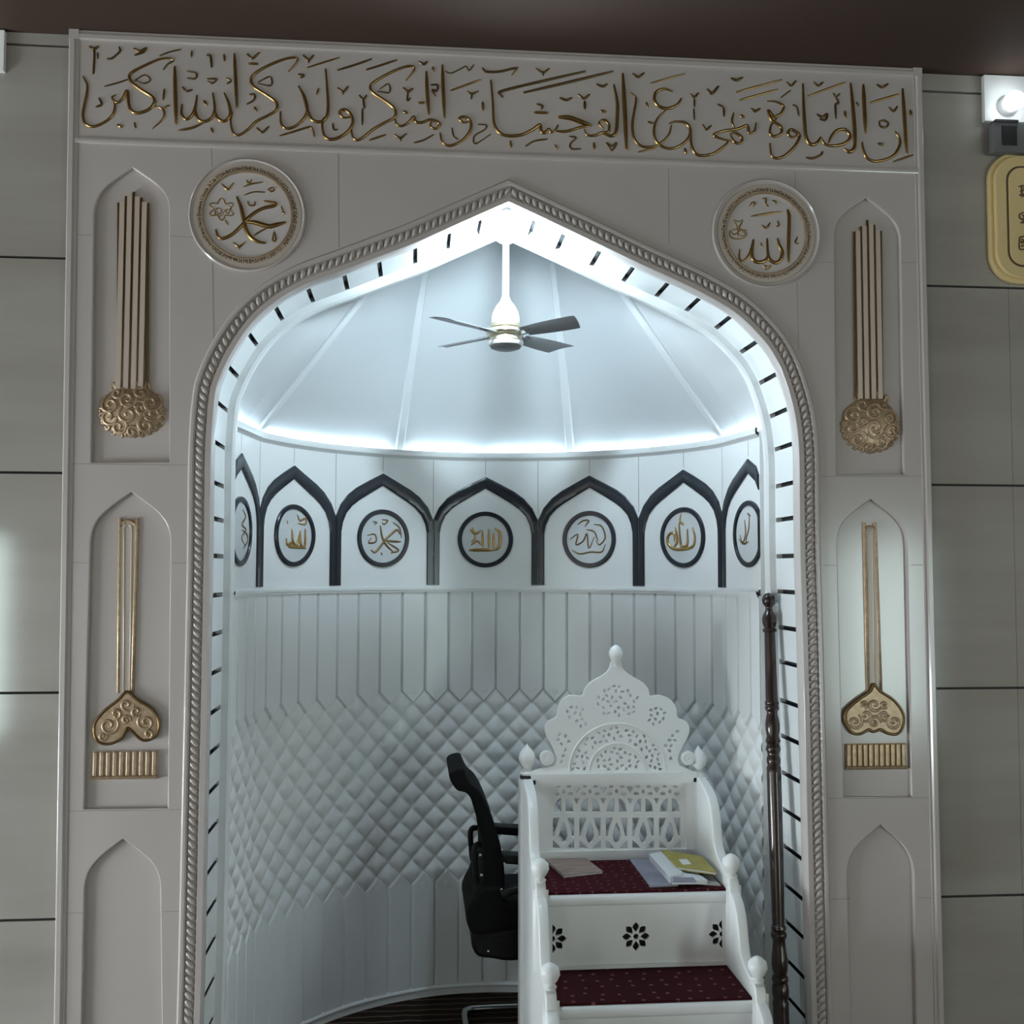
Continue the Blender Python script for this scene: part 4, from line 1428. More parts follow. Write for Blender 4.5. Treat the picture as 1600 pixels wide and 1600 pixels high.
MB().lathe([(.0, 2.330), (.054, 2.330), (.056, 2.324), (.053, 2.316), (.0, 2.315)], M['fanwhite'], (FX, FY, FZ), 32).build('lower_ring', FAN)
MB().lathe([(.0, 2.314), (.049, 2.316), (.046, 2.309), (.030, 2.303), (.0, 2.301)], M['speakergrey'], (FX, FY, FZ), 28).build('bottom_cap', FAN)
for a, tilt in [(math.radians(-47 + 90 * q), 12) for q in range(4)]:
    T = Matrix.Translation((FX, FY, 2.350 + FZ)) @ Matrix.Rotation(a, 4, 'Z') @ Matrix.Rotation(math.radians(-tilt), 4, 'X')
    rows = []
    for i in range(15):
        t = i / 14
        x = .075 + .205 * t
        w = .030 + .012 * math.sin(min(1, t * 1.3) * PI / 2)
        off = .004 * t
        if t > .97:
            w *= .96
        rows.append([T @ Vector((x - .018 * t * yy * (t > .85), off + w * yy, zz + .004 * (1 - yy * yy))) for yy, zz in ((-1, 0), (-.5, .002), (0, .002), (.5, .002), (1, 0), (.5, -.001), (0, -.001), (-.5, -.001))])
    mb = MB().grid(rows, M['fanblade'], True)
    n = len(mb.v)
    mb.f.append(list(range(8))); mb.m.append(0)
    mb.f.append(list(range(n - 8, n))[::-1]); mb.m.append(0)
    bl = fixn(mb.build('blade', FAN, smooth=50))
    mb = MB()
    for yy in (-.012, .012):
        mb.tube([T @ Vector((x, yy * k2, z)) for x, z, k2 in ((.045, .001, .6), (.06, .001, 1), (.085, .003, 1.1), (.105, .004, .8))], .0045, M['speakergrey'], 6)
    mb.build('blade_iron', bl)

# ================================================================== lamp under the apex of the arch
LB = thing('arch_lamp', 'glaring white lamp globe under the apex of the arch', 'lamp', (APEX.x, .05, APEX.y - .01))
lx, ly, lz = APEX.x - .004, .006, APEX.y
MB().lathe([(.0, lz - .010), (.022, lz - .014), (.022, lz - .026), (.016, lz - .036), (.0, lz - .036)], M['fanwhite'], (lx, .012, 0)).build('holder', LB)
MB().ball((lx, ly, lz - .070), .037, M['bulb'], 24).build('globe', LB)

# ================================================================== pulpit (three-step seat) in the niche
PX0, PX1 = .352, .902            # centres of the two side boards
PXM_ = (PX0 + PX1) / 2
BT = .030                        # board thickness
PUL = thing('pulpit_chair', 'white carved stepped pulpit seat with pierced back and maroon carpet treads', 'pulpit', (PXM_, .0, 0))
Z1, Z2 = .439, .653              # tread heights
YT2, YT1, YT0 = .0, -.23, -.46   # front edges
YBK = .335                       # face of the back


def yz_plate(outline, x, thick, bev, m):
    """board standing across x: outline in (y, z)"""
    me = fill2d([outline], thick, bev)
    mb = MB()
    mb.mesh(me, lambda u, v, w: Vector((x - thick / 2 + w, u, v)), m)
    return mb


prof = [(.395, 0), (.395, .89), (.365, .91), (.315, .91), (.28, .903), (.235, .892), (.20, .876), (.17, .850), (.152, .815), (.142, .775), (.13, .745), (.10, .722), (.06, .71), (.02, .70), (.0, .695), (-.018, .685),
        (-.026, .668), (-.028, .655), (-.045, .650), (-.068, .636), (-.088, .612), (-.102, .58), (-.110, .548), (-.122, .518), (-.145, .50), (-.18, .490), (-.222, .485), (-.246, .476), (-.254, .456),
        (-.256, .440), (-.275, .435), (-.298, .421), (-.318, .397), (-.332, .365), (-.340, .333), (-.352, .303), (-.375, .285), (-.41, .275), (-.452, .270), (-.476, .262), (-.482, .245), (-.48, 0)]
prof = [tuple(p) for p in prof]
for x in (PX0, PX1):
    sb = fixn(yz_plate(prof, x, BT, .005, M['paint']).build('side_board', PUL, smooth=35))
    # upright at the back corner and the balls that crown each step
    MB().box((x - .024, YBK - .012, 0), (x + .024, YBK + .055, .908), M['paint']).build('back_post', PUL)
    MB().lathe([(.0, 0), (.020, 0), (.022, .008), (.014, .016), (.012, .022), (.022, .034), (.027, .050), (.024, .066), (.014, .080), (.006, .088), (.0, .098)], M['paint'], (x, YBK + .02, .907 if x > PXM_ else .919), 20).build('finial', PUL, smooth=50)
    if x < PXM_:
        MB().lathe([(.0, 0), (.0215, 0), (.0235, .005), (.021, .012), (.0, .012)], M['gap'], (x, YBK + .02, .9075), 20).build('neck_ring', PUL)
    for (yy, zz) in ((YT2 + .004, .688), (YT1 + .005, .482), (YT0 + .006, .266)):
        MB().lathe([(.0, 0), (.016, 0), (.018, .006), (.012, .012), (.020, .022), (.0265, .036), (.024, .052), (.012, .063), (.0, .068)], M['paint'], (x, yy, zz), 20).build('ball', PUL, smooth=50)
    # moulded fronts of the boards, below each ball
    for (yy, za, zb) in ((YT2 - .028, Z1 + .012, .672), (YT1 - .030, .235, .46), (YT0 - .024, .0, .25)):
        rows = []
        for i in range(13):
            t = i / 12
            z = zb + (za - zb) * t
            o = .012 * math.sin(t * PI) ** .6 + .006 * math.sin(t * 2 * PI)
            rows.append([Vector((x + q * .022, yy + .012 - o * (1 - q * q), z)) for q in (-1, -.7, -.35, 0, .35, .7, 1)])
        fixn(MB().grid(rows, M['paint']).build('board_front', PUL, smooth=60))
xa, xb = PX0 + BT / 2 - .002, PX1 - BT / 2 + .002
# treads with rounded nosing and carpet
for (zt, y0, y1) in ((Z2, YT2, YBK + .01), (Z1, YT1, YT2 + .03), (.224, YT0, YT1 + .03)):
    rows = []
    for x in (xa, xb):
        rows.append([Vector((x, y, z)) for y, z in ((y1, zt - .034), (y0 + .010, zt - .034), (y0 - .006, zt - .032), (y0 - .012, zt - .024), (y0 - .012, zt - .012), (y0 - .006, zt - .004), (y0 + .004, zt - .002), (y1, zt - .002))])
    mb = MB().grid(rows, M['paint'], True)
    fixn(mb.build('tread', PUL, smooth=50))
    MB().box((xa + .003, y0 + .003, zt - .002), (xb - .003, y1 - .012, zt + .004), M['maroon'] if zt == Z2 else M['maroon2']).build('step_carpet', PUL)


def petal_star(cx, cz, R, half=None):
    out = []
    for k in range(8):
        a = PI / 4 * k + PI / 2
        d, nn = Vector((math.cos(a), math.sin(a))), Vector((-math.sin(a), math.cos(a)))
        pts = []
        for t, w in ((.30, 0.0), (.45, .12), (.65, .245), (.82, .18), (1.0, 0.0)):
            pts.append((t, w))
        pl = [d * (t * R) + nn * (w * R) for t, w in pts] + [d * (t * R) - nn * (w * R) for t, w in pts[1:-1][::-1]]
        P = [(cx + p.x, cz + p.y) for p in pl]
        if half == 'r':
            P = [(max(p[0], cx), p[1]) for p in P]
        if half == 'l':
            P = [(min(p[0], cx), p[1]) for p in P]
        ar = sum(P[i][0] * P[(i + 1) % len(P)][1] - P[(i + 1) % len(P)][0] * P[i][1] for i in range(len(P)))
        if abs(ar) > 1e-5:
            out.append(P)
    c = [(cx + .20 * R * math.cos(q), cz + .20 * R * math.sin(q)) for q in [2 * PI * j / 10 for j in range(10)]]
    if half is None:
        out.append(c)
    else:
        e = 1 if half == 'r' else -1
        out.append([(cx + e * .20 * R * math.sin(PI * j / 6), cz + .20 * R * math.cos(PI * j / 6)) for j in range(7)])
    return out


# risers, pierced with star flowers, a black sheet behind stands in for the shade inside
for (za, zb, yy) in ((Z1, Z2 - .03, YT2 + .012), (.224, Z1 - .03, YT1 + .012), (0, .194, YT0 + .012)):
    zc = (za + zb) / 2 - .004
    R = .040
    holes = petal_star(PXM_, zc, R) + petal_star(xa + .024, zc, R, 'r') + petal_star(xb - .012, zc, R, 'l') if za > .3 else []
    me, fn = front_sheet([[(xa, za), (xb, za), (xb, zb), (xa, zb)]] + holes, .010, yy, .0008)
    rs = fixn(MB().mesh(me, fn, M['paint']).build('riser', PUL, smooth=30))
    if holes:
        MB().box((xa, yy + .016, za), (xb, yy + .02, zb), M['gap']).build('riser_shade_sheet', rs)
    # frame mouldings of the riser
    MB().box((xa, yy - .007, zb - .012), (xb, yy + .004, zb), M['paint']).box((xa, yy - .007, za), (xb, yy + .004, za + .014), M['paint']).build('riser_moulding', PUL)

# pierced back: crown and lattice in one carved board
ZK = zoomer(800, 980, .2875)


def bk2(u, v):
    p = onY(*ZK(u, v), YBK)
    return (p.x, p.z)


CR = [(150, 800), (150, 772), (232, 752), (243, 720), (235, 690), (213, 640), (188, 595), (180, 550), (198, 512), (243, 488), (250, 440), (272, 395), (320, 370), (382, 374), (396, 338), (430, 297),
      (500, 258), (532, 222), (540, 190), (568, 176), (594, 190), (600, 222), (640, 258), (708, 298), (742, 338), (752, 374), (802, 370), (860, 392), (893, 440), (900, 490), (948, 513), (965, 552),
      (955, 600), (930, 645), (908, 692), (902, 722), (912, 752), (990, 785), (990, 800)]
sp_ = spline([Vector(bk2(*p)) for p in CR[2:-2]], 3)
zbase = bk2(570, 1290)[1]
outl = [(xa - .004, Z2 - .01), (xa - .004, bk2(150, 785)[1])] + [bk2(*CR[1])] + [(p.x, p.y) for p in sp_] + [bk2(*CR[-2])] + [(xb + .004, bk2(990, 800)[1]), (xb + .004, Z2 - .01)]


def inside(P, x, y):
    c = False
    for i in range(len(P)):
        x1, y1 = P[i]
        x2, y2 = P[i - 1]
        if (y1 > y) != (y2 > y) and x < (x2 - x1) * (y - y1) / (y2 - y1) + x1:
            c = not c
    return c


rnd = random.Random(11)


def ovals(region, gap, r0):
    """many small oval piercings packed in a region (zoom units)"""
    xs, ys = [p[0] for p in region], [p[1] for p in region]
    got = []
    for _ in range(4000):
        x, y = rnd.uniform(min(xs), max(xs)), rnd.uniform(min(ys), max(ys))
        if all((x - a) ** 2 + (y - b) ** 2 > gap * gap for a, b in got) and all(inside(region, x + r0 * 1.25 * math.cos(q), y + r0 * 1.25 * math.sin(q)) for q in [PI / 4 * j for j in range(8)]):
            got.append((x, y))
    hs = []
    for x, y in got:
        a0, e = rnd.uniform(0, PI), rnd.uniform(.6, .85)
        P = []
        for j in range(9):
            q = 2 * PI * j / 9
            u, v = r0 * math.cos(q) * 1.1, r0 * e * math.sin(q)
            P.append(bk2(x + u * math.cos(a0) - v * math.sin(a0), y + u * math.sin(a0) + v * math.cos(a0)))
        hs.append(P)
    return hs


def arcpts(cx, cy, r, a0, a1, n):
    return [(cx + r * math.cos(a0 + (a1 - a0) * j / n), cy - r * math.sin(a0 + (a1 - a0) * j / n)) for j in range(n + 1)]


REG = [[(575, 292), (620, 325), (690, 362), (702, 400), (685, 450), (660, 492), (490, 492), (462, 450), (448, 400), (460, 352), (525, 322)],
       [(284, 450), (300, 428), (340, 414), (390, 438), (420, 520), (405, 540), (372, 562), (330, 530), (300, 500)], [(225, 560), (240, 546), (268, 552), (326, 602), (310, 650), (292, 690), (282, 748), (244, 748), (258, 690), (238, 620)],
       [(720, 520), (745, 432), (800, 418), (840, 436), (852, 470), (840, 505), (782, 557)], [(815, 622), (868, 562), (905, 552), (916, 572), (900, 620), (882, 690), (888, 748), (852, 742), (836, 680)],
       arcpts(572, 785, 256, 0, PI, 20) + arcpts(572, 785, 166, PI, 0, 14), arcpts(572, 785, 142, 0, PI, 16)]
HOLES = []
for rg_ in REG:
    HOLES += ovals(rg_, 27, 10)
# lattice of five bays
xl_, xr_ = 207, 930
bay = (xr_ - xl_) / 5
vt = {'a': 855, 'b': 925, 'c': 1006, 'd': 1036, 'e': 1196, 'f': 1207}
for i in range(5):
    cx = xl_ + bay * (i + .5)
    L_, R_ = cx - bay / 2, cx + bay / 2
    for sg in (-1, 1):
        # quarter openings under the arch
        q = [(cx + sg * 12, 1005), (cx + sg * 12, 930), (cx + sg * 30, 938), (cx + sg * 48, 965), (cx + sg * 56, 1005)]
        HOLES.append([bk2(*p) for p in q])
        # spandrel beside the drop, upper and lower
        HOLES.append([bk2(*p) for p in [(cx + sg * 20, 1036), (cx + sg * 58, 1036), (cx + sg * 58, 1140), (cx + sg * 48, 1140), (cx + sg * 36, 1090)]])
        HOLES.append([bk2(*p) for p in [(cx + sg * 58, 1160), (cx + sg * 58, 1202), (cx + sg * 14, 1202), (cx + sg * 26, 1188), (cx + sg * 44, 1168)]])
        HOLES.append([bk2(cx + sg * 38 + 15 * math.cos(t), 905 + 9 * math.sin(t)) for t in [2 * PI * j / 8 for j in range(8)]])
        HOLES.append([bk2(cx + sg * 30 + 13 * math.cos(t), 866 + 6 * math.sin(t)) for t in [2 * PI * j / 8 for j in range(8)]])
    HOLES.append([bk2(*p) for p in [(cx, 1060), (cx + 14, 1090), (cx + 23, 1135), (cx + 14, 1165), (cx, 1176), (cx - 14, 1165), (cx - 23, 1135), (cx - 14, 1090)]])
    HOLES.append([bk2(*p) for p in [(cx - 22, 868), (cx, 862), (cx + 22, 868), (cx + 8, 890), (cx, 905), (cx - 8, 890)]] if False else [bk2(cx + 9 * math.cos(t), 893 + 11 * math.sin(t)) for t in [2 * PI * j / 8 for j in range(8)]])
for i in range(1, 5):
    xx = xl_ + bay * i
    HOLES.append([bk2(*p) for p in [(xx - 15, 930), (xx + 15, 930), (xx, 962)]])
    HOLES.append([bk2(*p) for p in [(xx - 20, 872), (xx, 866), (xx + 20, 872), (xx, 902)]])
me, fn = front_sheet([outl] + HOLES, .016, YBK, .0012)
bkp = fixn(MB().mesh(me, fn, M['paint']).build('pierced_back', PUL, smooth=30))
# raised frame lines on the back board
mb = MB()
for r_ in (262, 154):
    pts = [bk2(*p) for p in arcpts(572, 785, r_, 0, PI, 24)]
    mb.tube([(p[0], YBK, p[1]) for p in pts], .0035, M['paint'], 8)
mb.build('arch_bead', bkp)
for sx_, cx in ((1, 190), (-1, 955)):
    mb = MB()
    c = bk2(cx, 712)
    rr = .0125
    mb.lathe([(.0, -.012), (.0215, -.012), (.0225, -.008), (.0225, .008), (.0215, .012), (.0, .012)], M['paint'], (c[0], YBK + .008, c[1]), 20, Matrix.Rotation(PI / 2, 3, 'X'))
    stroke(mb, [(c[0] + .019 * (1 - j / 26) * math.cos(sx_ * j * .5), c[1] + .019 * (1 - j / 26) * math.sin(j * .5)) for j in range(24)], .0022, lambda u, v, h: Vector((u, YBK - .004 - h, v)), M['paint'], n=1)
    mb.build('scroll_end', bkp, smooth=50)
c = bk2(567, 215)
MB().lathe([(.0, 0), (.013, 0), (.011, .012), (.016, .020), (.022, .034), (.0225, .044), (.017, .058), (.008, .066), (.0, .069)], M['paint'], (c[0], YBK + .008, c[1]), 20).build('top_finial', bkp, smooth=50)
za, zb = bk2(570, 845)[1], bk2(570, 790)[1]
MB().box((xa, YBK - .012, za), (xb, YBK + .004, zb), M['paint']).build('top_rail', bkp)
for x0, x1 in ((xa, bk2(196, 1000)[0]), (bk2(942, 1000)[0], xb)):
    MB().box((x0, YBK - .006, Z2 + .001), (x1, YBK + .0035, za), M['paint']).build('stile', bkp)
MB().box((xa + .0005, YBK - .0075, Z2 + .003), (xb - .0005, YBK + .003, bk2(570, 1210)[1]), M['paint']).build('bottom_rail', bkp)

# ================================================================== things lying on the seat
ZS = Z2 + .0045
ZSE = zoomer(800, 1300, .2875)


def seat(u, v, z=ZS):
    p = onZ(*ZSE(u, v), z)
    return Vector((min(p.x, xb - .012), min(p.y, YBK - .014), z))


def booklet(name, corners, th, m, label, cat, lift=0.0, pages=None, org=None):
    """closed book or folder lying flat: four traced corners (back left, back right, front right, front left)"""
    C4 = [seat(*c, z=ZS + lift) for c in corners]
    cen = sum(C4, Vector((0, 0, 0))) / 4
    r = thing(name, label, cat, cen)
    t2 = th * .22

    def slab(z0, z1, sh, m_, nm):
        P = [cen + (p - cen) * sh for p in C4]
        mb = MB()
        vs = [Vector((p.x, p.y, z0)) for p in P] + [Vector((p.x, p.y, z1)) for p in P]
        mb.add(vs, [(0, 1, 2, 3), (7, 6, 5, 4), (0, 4, 5, 1), (1, 5, 6, 2), (2, 6, 7, 3), (3, 7, 4, 0)], m_)
        return fixn(mb.build(nm, r, smooth=0))
    z = ZS + lift + .0004
    slab(z, z + t2, 1, m, 'back_cover')
    slab(z + t2, z + th - t2, .97, pages or M['paperwhite'], 'pages')
    slab(z + th - t2, z + th, 1, m, 'front_cover')
    return r, C4, z + th


booklet('booklet', [(168, 136), (388, 133), (494, 228), (282, 252)], .008, M['paperbrown'], 'thin brown patterned booklet on the left of the carpeted seat', 'book')
bv, C4, zt = booklet('folder', [(636, 150), (742, 148), (905, 296), (752, 303)], .004, M['paperviolet'], 'violet folder lying flat on the seat under the white box', 'folder')
booklet('notebook', [(960, 282), (1040, 238), (1132, 245), (1150, 296)], .004, M['papergrey'], 'grey notebook at the right front corner of the seat, partly covered', 'book')
by, C4y, zty = booklet('folder', [(808, 112), (1040, 150), (1114, 238), (890, 206)], .010, M['yellow'], 'mustard yellow folder with a white label, leaning on the right of the seat', 'folder', lift=.022)
p = [seat(*q, z=zty) for q in ((905, 150), (950, 148), (975, 175), (928, 178))]
mb = MB().add([Vector((q.x, q.y, zty + z)) for z in (.0002, .0008) for q in p], [(0, 1, 2, 3), (7, 6, 5, 4), (0, 4, 5, 1), (1, 5, 6, 2), (2, 6, 7, 3), (3, 7, 4, 0)], M['paperwhite'])
fixn(mb.build('label_sticker', by, smooth=0))
# white folded card box: a long sleeve with an open tray at its near end
zb_ = ZS + .0052
cb = [seat(*q, z=zb_) for q in ((745, 155), (815, 138), (935, 262), (858, 282))]
cen = sum(cb, Vector()) / 4
WB = thing('card_box', 'long white card box lying across the folders on the seat', 'box', cen)


def prism(P, z0, z1, m):
    return MB().add([Vector((q.x, q.y, z0)) for q in P] + [Vector((q.x, q.y, z1)) for q in P], [(0, 1, 2, 3), (7, 6, 5, 4), (0, 4, 5, 1), (1, 5, 6, 2), (2, 6, 7, 3), (3, 7, 4, 0)], m)


fixn(prism(cb, zb_, zb_ + .020, M['paperwhite']).build('sleeve', WB, smooth=0))
cb2 = [seat(*q, z=zb_) for q in ((895, 228), (1000, 238), (1062, 284), (868, 286))]
fixn(prism(cb2, zb_, zb_ + .012, M['paperwhite']).build('tray', WB, smooth=0))
cb3 = [seat(*q, z=zb_ + .0125) for q in ((880, 250), (985, 250), (1005, 272), (872, 274))]
fixn(prism(cb3, zb_ + .0122, zb_ + .0145, M['paperviolet']).build('inset', WB, smooth=0))

# ================================================================== office chair behind the pulpit, side on
ZCH = zoomer(680, 1160, .2125)
CY0, CY1 = .46, .80
CYM = (CY0 + CY1) / 2
OC = thing('office_chair', 'black mesh office chair seen from the side behind the pulpit', 'chair', (.36, CYM, 0))


def ch(u, v, Y=CYM):
    p = onY(*ZCH(u, v), Y)
    return (p.x, p.z)


def xz_extrude(pts, y0, y1, m, bev=.012, smooth=50, Y=None):
    P = [ch(*q) for q in pts]
    me = fill2d([P], y1 - y0, bev, 3)
    mb = MB()
    mb.mesh(me, lambda u, v, w: Vector((u, y1 - w, v)), m)
    return mb


bk_out = [(92, 175), (125, 142), (190, 132), (212, 170), (245, 235), (300, 285), (345, 360), (392, 470), (430, 580), (458, 690), (480, 830), (484, 960), (478, 1050), (430, 1090), (330, 1080), (290, 1010), (318, 930), (330, 850), (332, 760), (322, 640), (290, 500), (262, 400), (240, 335), (205, 300), (150, 285), (108, 230)]
sp2 = [tuple(p) for p in spline([Vector(p) for p in bk_out], 3, True)]
fixn(xz_extrude(sp2, CY0 + .01, CY1 - .01, M['black'], .010).build('backrest', OC))
lum = [(300, 960), (480, 960), (484, 1060), (630, 1062), (760, 1075), (1000, 1080), (1030, 1130), (1010, 1190), (960, 1215), (640, 1240), (430, 1270), (330, 1295), (258, 1290), (222, 1230), (210, 1160), (225, 1090), (262, 1020)]
sp3 = [tuple(p) for p in spline([Vector(p) for p in lum], 3, True)]
fixn(xz_extrude(sp3, CY0, CY1, M['black'], .014).build('seat', OC))
pan = [(262, 1300), (330, 1290), (640, 1250), (940, 1240), (960, 1300), (900, 1420), (700, 1480), (520, 1502), (400, 1485), (300, 1470), (258, 1410), (252, 1350)]
sp4 = [tuple(p) for p in spline([Vector(p) for p in pan], 3, True)]
fixn(xz_extrude(sp4, CY0 + .03, CY1 - .03, M['blackplastic'], .014).build('seat_shell', OC))
for yy, off in ((CY0 - .022, 0), (CY1 + .022, 0)):
    A = [(470, 738), (600, 732), (760, 730), (840, 745), (870, 800), (840, 880), (780, 930), (620, 950), (520, 965), (460, 1000)]
    pts = [ch(*q) for q in A]
    mb = MB().tube([(p.x, yy, p.y) for p in spline([Vector(p) for p in pts], 5)], .014, M['blackplastic'], 10)
    ar = mb.build('armrest', OC)
    P = [ch(*q) for q in ((455, 695), (640, 706), (850, 712), (850, 770), (640, 780), (480, 768))]
    me = fill2d([P], .05, .008, 3)
    mb = MB()
    mb.mesh(me, lambda u, v, w: Vector((u, yy + .025 - w, v)), M['blackplastic'])
    fixn(mb.build('arm_pad', ar))
    # bracket that carries the arm behind the back
    L = [(325, 690), (290, 690), (272, 730), (278, 850), (290, 930), (315, 945), (345, 900)]
    pts = [ch(*q) for q in L]
    mb = MB().tube([(p.x, yy * .6 + CYM * .4, p.y) for p in spline([Vector(p) for p in pts], 4)], .0095, M['blackplastic'], 8)
    mb.build('bracket', ar)
    for (u, v, r_) in ((458, 970, .0045), (310, 730, .006), (320, 870, .006), (365, 1402, .0045)):
        p = ch(u, v)
        MB().ball((p[0], yy * .9 + CYM * .1, p[1]), r_, M['chrome'], 10).build('bolt', ar)
# bent steel sled base
px = lambda x, y: onZ(x, y, .012)
xs_ = px(724, 1570).x
sl = []
yb0, yf0 = min(px(760, 1555).y, .84), CY0 + .02
for p in [(.52, yb0 + .004), (.40, yb0 + .003), (xs_ + .06, yb0), (xs_ + .015, yb0 - .01), (xs_, yb0 - .05), (xs_ + .004, yb0 - .20), (xs_ + .012, yf0 + .04), (xs_ + .05, yf0), (.40, yf0), (.52, yf0)]:
    sl.append(Vector((p[0], p[1], .0125)))
MB().tube(spline(sl, 5), .0115, M['chrome'], 10).build('sled_base', OC)
for yy in (yb0 + .008, yf0):
    top = ch(760, 1330)
    MB().tube(spline([(.52, yy, .0125), (.55, yy, .03), (.555, yy, .08), (.51, yy * .7 + CYM * .3, .25), (top[0], yy * .5 + CYM * .5, top[1] + .02)], 5), .0115, M['chrome'], 10).build('leg', OC)

# ================================================================== turned staff leaning at the right edge of the niche
ZST = zoomer(1140, 900, .4375)


def stf(v):
    """point on the staff axis for a zoom row: it leans back against the inner trim"""
    t = (v - 60) / (1600 - 60)
    u = 139 + (185 - 139) * t + (4 if False else 0)
    x, y = ZST(u, v)
    Y = .150 - .155 * t
    return onY(x, y, Y)


STA = thing('turned_staff', 'tall dark turned wooden staff leaning at the right side of the niche', 'staff', (stf(1600).x, stf(1600).y, 0))
prof_s = [(60, 2), (64, 14), (74, 22), (86, 25.5), (100, 22), (108, 15), (113, 12), (122, 13), (128, 16), (138, 22), (152, 26), (166, 26), (178, 22), (186, 19), (190, 25), (198, 25), (202, 19), (206, 19), (330, 20.5), (446, 22), (450, 25), (458, 25), (462, 22),
          (468, 25), (476, 25), (482, 20), (492, 19), (510, 23), (530, 26), (550, 25.5), (572, 21), (580, 24), (590, 27), (600, 22), (610, 25), (620, 27), (630, 22), (642, 21), (652, 25), (664, 25), (676, 22), (684, 26), (700, 26), (900, 25.5), (1100, 24), (1246, 22), (1250, 26), (1260, 27), (1266, 22),
          (1272, 27), (1284, 29), (1292, 25), (1300, 22), (1330, 24), (1360, 28), (1385, 29), (1405, 27), (1422, 23), (1432, 28), (1444, 29), (1452, 25), (1462, 28), (1480, 30), (1496, 29), (1510, 25), (1524, 29), (1540, 28), (1560, 28), (1600, 29)]
SL = [(stf(v), r_ * .4375 * (stf(v).y + 3.03) / FPX) for v, r_ in prof_s]
ax = (SL[0][0] - SL[-1][0]).normalized()
endp = SL[-1][0] - ax * (SL[-1][0].z / ax.z)
A0, A1 = endp, SL[0][0]
rot = Vector((0, 0, 1)).rotation_difference((A1 - A0).normalized()).to_matrix()
Ltot = (A1 - A0).length


def staff_piece(rows_, name):
    MB().lathe(rows_, M['wood'], A0, 20, rot).build(name, STA, smooth=40)


LZ = sorted([((p - A0).dot((A1 - A0).normalized()), r_) for p, r_ in SL])
lowr = LZ[0]
LZ = [(0.001, .012), (.02, .0225), (.05, .018), (lowr[0] * .6, .021)] + LZ
cut1 = [q for q in LZ]
knob0 = Ltot * (1 - (108 - 60) / 1700)
staff_piece([(0, LZ[0][0])] + [(r_, z) for z, r_ in LZ if z <= SL[17][0].z * 2 and z <= (SL[11][0] - A0).length] + [(0, (SL[11][0] - A0).length)], 'shaft')
staff_piece([(.0, (SL[11][0] - A0).length - .004)] + [(r_, z) for z, r_ in LZ if z >= (SL[11][0] - A0).length - .003] + [(0, Ltot + .001)], 'knob')

# ================================================================== right wall: lamp, speaker, brass plaque; left wall: second plate
def wall_pt(x, y, Y=0.0):
    return onY(x, y, Y)


a, d = wall_pt(1540, 190, -.012), wall_pt(1540, 123, -.012)
w0 = wall_pt(1539, 150, -.02).x
LP = thing('wall_lamp', 'round glaring white lamp on a square white plate, top of the right wall', 'lamp', (w0 + .12, 0, (a.z + d.z) / 2))
MB().box((w0, -.018, a.z), (w0 + .26, -.0006, CEIL - .004), M['paint']).build('mounting_plate', LP)
c = wall_pt(1584, 158, -.055)
MB().lathe([(.0, 0), (.030, 0), (.030, .012), (.024, .020), (.0, .020)], M['paint'], (c.x, -.018, c.z), 20, Matrix.Rotation(PI / 2, 3, 'X')).build('lamp_base', LP)
MB().ball((c.x, -.060, c.z), (.031, .026, .028), M['spot'], 20).build('globe', LP)
s0, s1 = wall_pt(1553, 237, -.04), wall_pt(1553, 191, -.04)
SPK = thing('wall_speaker', 'small dark box speaker under the wall lamp on the right', 'speaker', (s0.x + .06, -.005, (s0.z + s1.z) / 2))
MB().box((s0.x, -.042, s0.z), (s0.x + .135, -.012, s1.z), M['speakergrey']).build('housing', SPK)
MB().box((s0.x + .026, -.046, s0.z + .020), (s0.x + .070, -.0415, s1.z - .012), M['speaker']).build('grille', SPK)
MB().box((s0.x + .004, -.048, s1.z - .001), (s0.x + .075, -.012, s1.z + .007), M['speaker']).build('top_plate', SPK)
MB().box((s0.x + .03, -.013, s0.z + .02), (s0.x + .09, -.0006, s1.z - .01), M['speaker']).build('bracket', SPK)

# plaque with rounded corners, only its left edge is in the photograph
q0, q1 = wall_pt(1552, 440, -.03), wall_pt(1552, 235, -.03)
PQ = thing('brass_plaque', 'brass coloured plaque with rounded corners and dark raised writing on the right wall', 'plaque', (q0.x + .3, -.001, (q0.z + q1.z) / 2))


def rrect(x0, z0, x1, z1, r):
    out = []
    for cx, cz, a0 in ((x1 - r, z1 - r, 0), (x0 + r, z1 - r, PI / 2), (x0 + r, z0 + r, PI), (x1 - r, z0 + r, 1.5 * PI)):
        out += [(cx + r * math.cos(a0 + PI / 2 * j / 8), cz + r * math.sin(a0 + PI / 2 * j / 8)) for j in range(9)]
    return out


PWID = .62


def pl_sheet(ins, th, yf, r, m, name, bev=.004):
    me, fn = front_sheet([rrect(q0.x + ins, q0.z + ins, q0.x + PWID - ins, q1.z - ins, r)], th, yf, bev)
    return fixn(MB().mesh(me, fn, m).build(name, PQ, smooth=40))


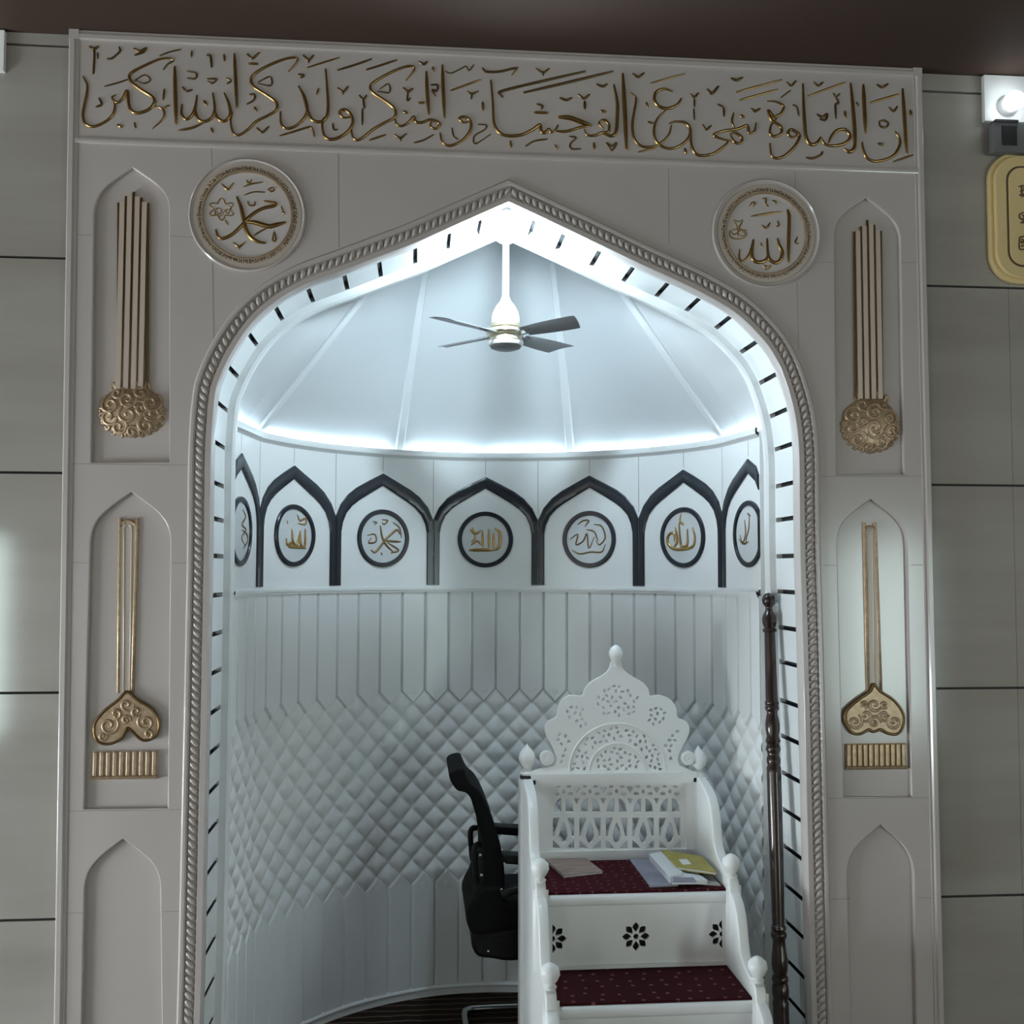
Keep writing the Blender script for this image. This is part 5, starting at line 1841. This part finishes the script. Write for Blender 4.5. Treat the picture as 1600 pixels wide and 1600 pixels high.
pl_sheet(0, .018, -.019, .085, M['plaque'], 'backboard')
pl_sheet(.012, .014, -.032, .078, M['plaque'], 'border')
pl_sheet(.046, .003, -.0335, .045, M['plaquedark'], 'groove', .0008)
pl_sheet(.052, .004, -.036, .040, M['plaque'], 'panel', .001)
ZPL = zoomer(1480, 90, .2376)
mb = MB()
fnp = flat_fn(-.036)(ZPL)
for w, pts in [(4, [(470, 848), (500, 842), (505, 870), (480, 880)]), (5, [(475, 905), (500, 900), (505, 915)]), (5, [(488, 850), (490, 915)]), (5, [(500, 1020), (478, 1030), (474, 1052), (495, 1065), (508, 1050), (496, 1035)]), (5, [(482, 1085), (505, 1086)]), (5, [(497, 1066), (498, 1088)]),
               (5, [(478, 1180), (505, 1176)]), (5, [(476, 1182), (474, 1255), (505, 1262)]), (5, [(490, 1195), (505, 1205), (495, 1220), (485, 1208)]), (5, [(488, 1240), (505, 1235)]),
               (5, [(520, 848), (540, 850), (548, 880), (530, 912)]), (5, [(522, 1020), (545, 1050), (530, 1086)]), (5, [(520, 1180), (548, 1200), (530, 1258)])]:
    stroke(mb, pts, w, lambda u, v, h: fnp(u, v, h), M['plaquedark'], h=.003, n=4, taper=.9)
mb.build('lettering', PQ, smooth=60)

# left wall: the same lamp plate, only its edge in view
e0, e1 = wall_pt(5, 110, -.018), wall_pt(5, 46, -.018)
LP2 = thing('wall_lamp', 'white lamp plate cut by the left edge of the picture, top of the left wall', 'lamp', (e0.x - .13, 0, (e0.z + e1.z) / 2))
MB().box((e0.x - .26, -.018, e0.z), (e0.x, -.0006, CEIL - .004), M['paint']).build('mounting_plate', LP2)
MB().lathe([(.0, 0), (.030, 0), (.030, .012), (.024, .020), (.0, .020)], M['paint'], (e0.x - .13, -.018, e0.z + .06), 20, Matrix.Rotation(PI / 2, 3, 'X')).build('lamp_base', LP2)
MB().ball((e0.x - .13, -.060, e0.z + .06), (.031, .026, .028), M['spot'], 20).build('globe', LP2)

for o in list(bpy.data.objects):
    if '_org' in o:
        del o['_org']
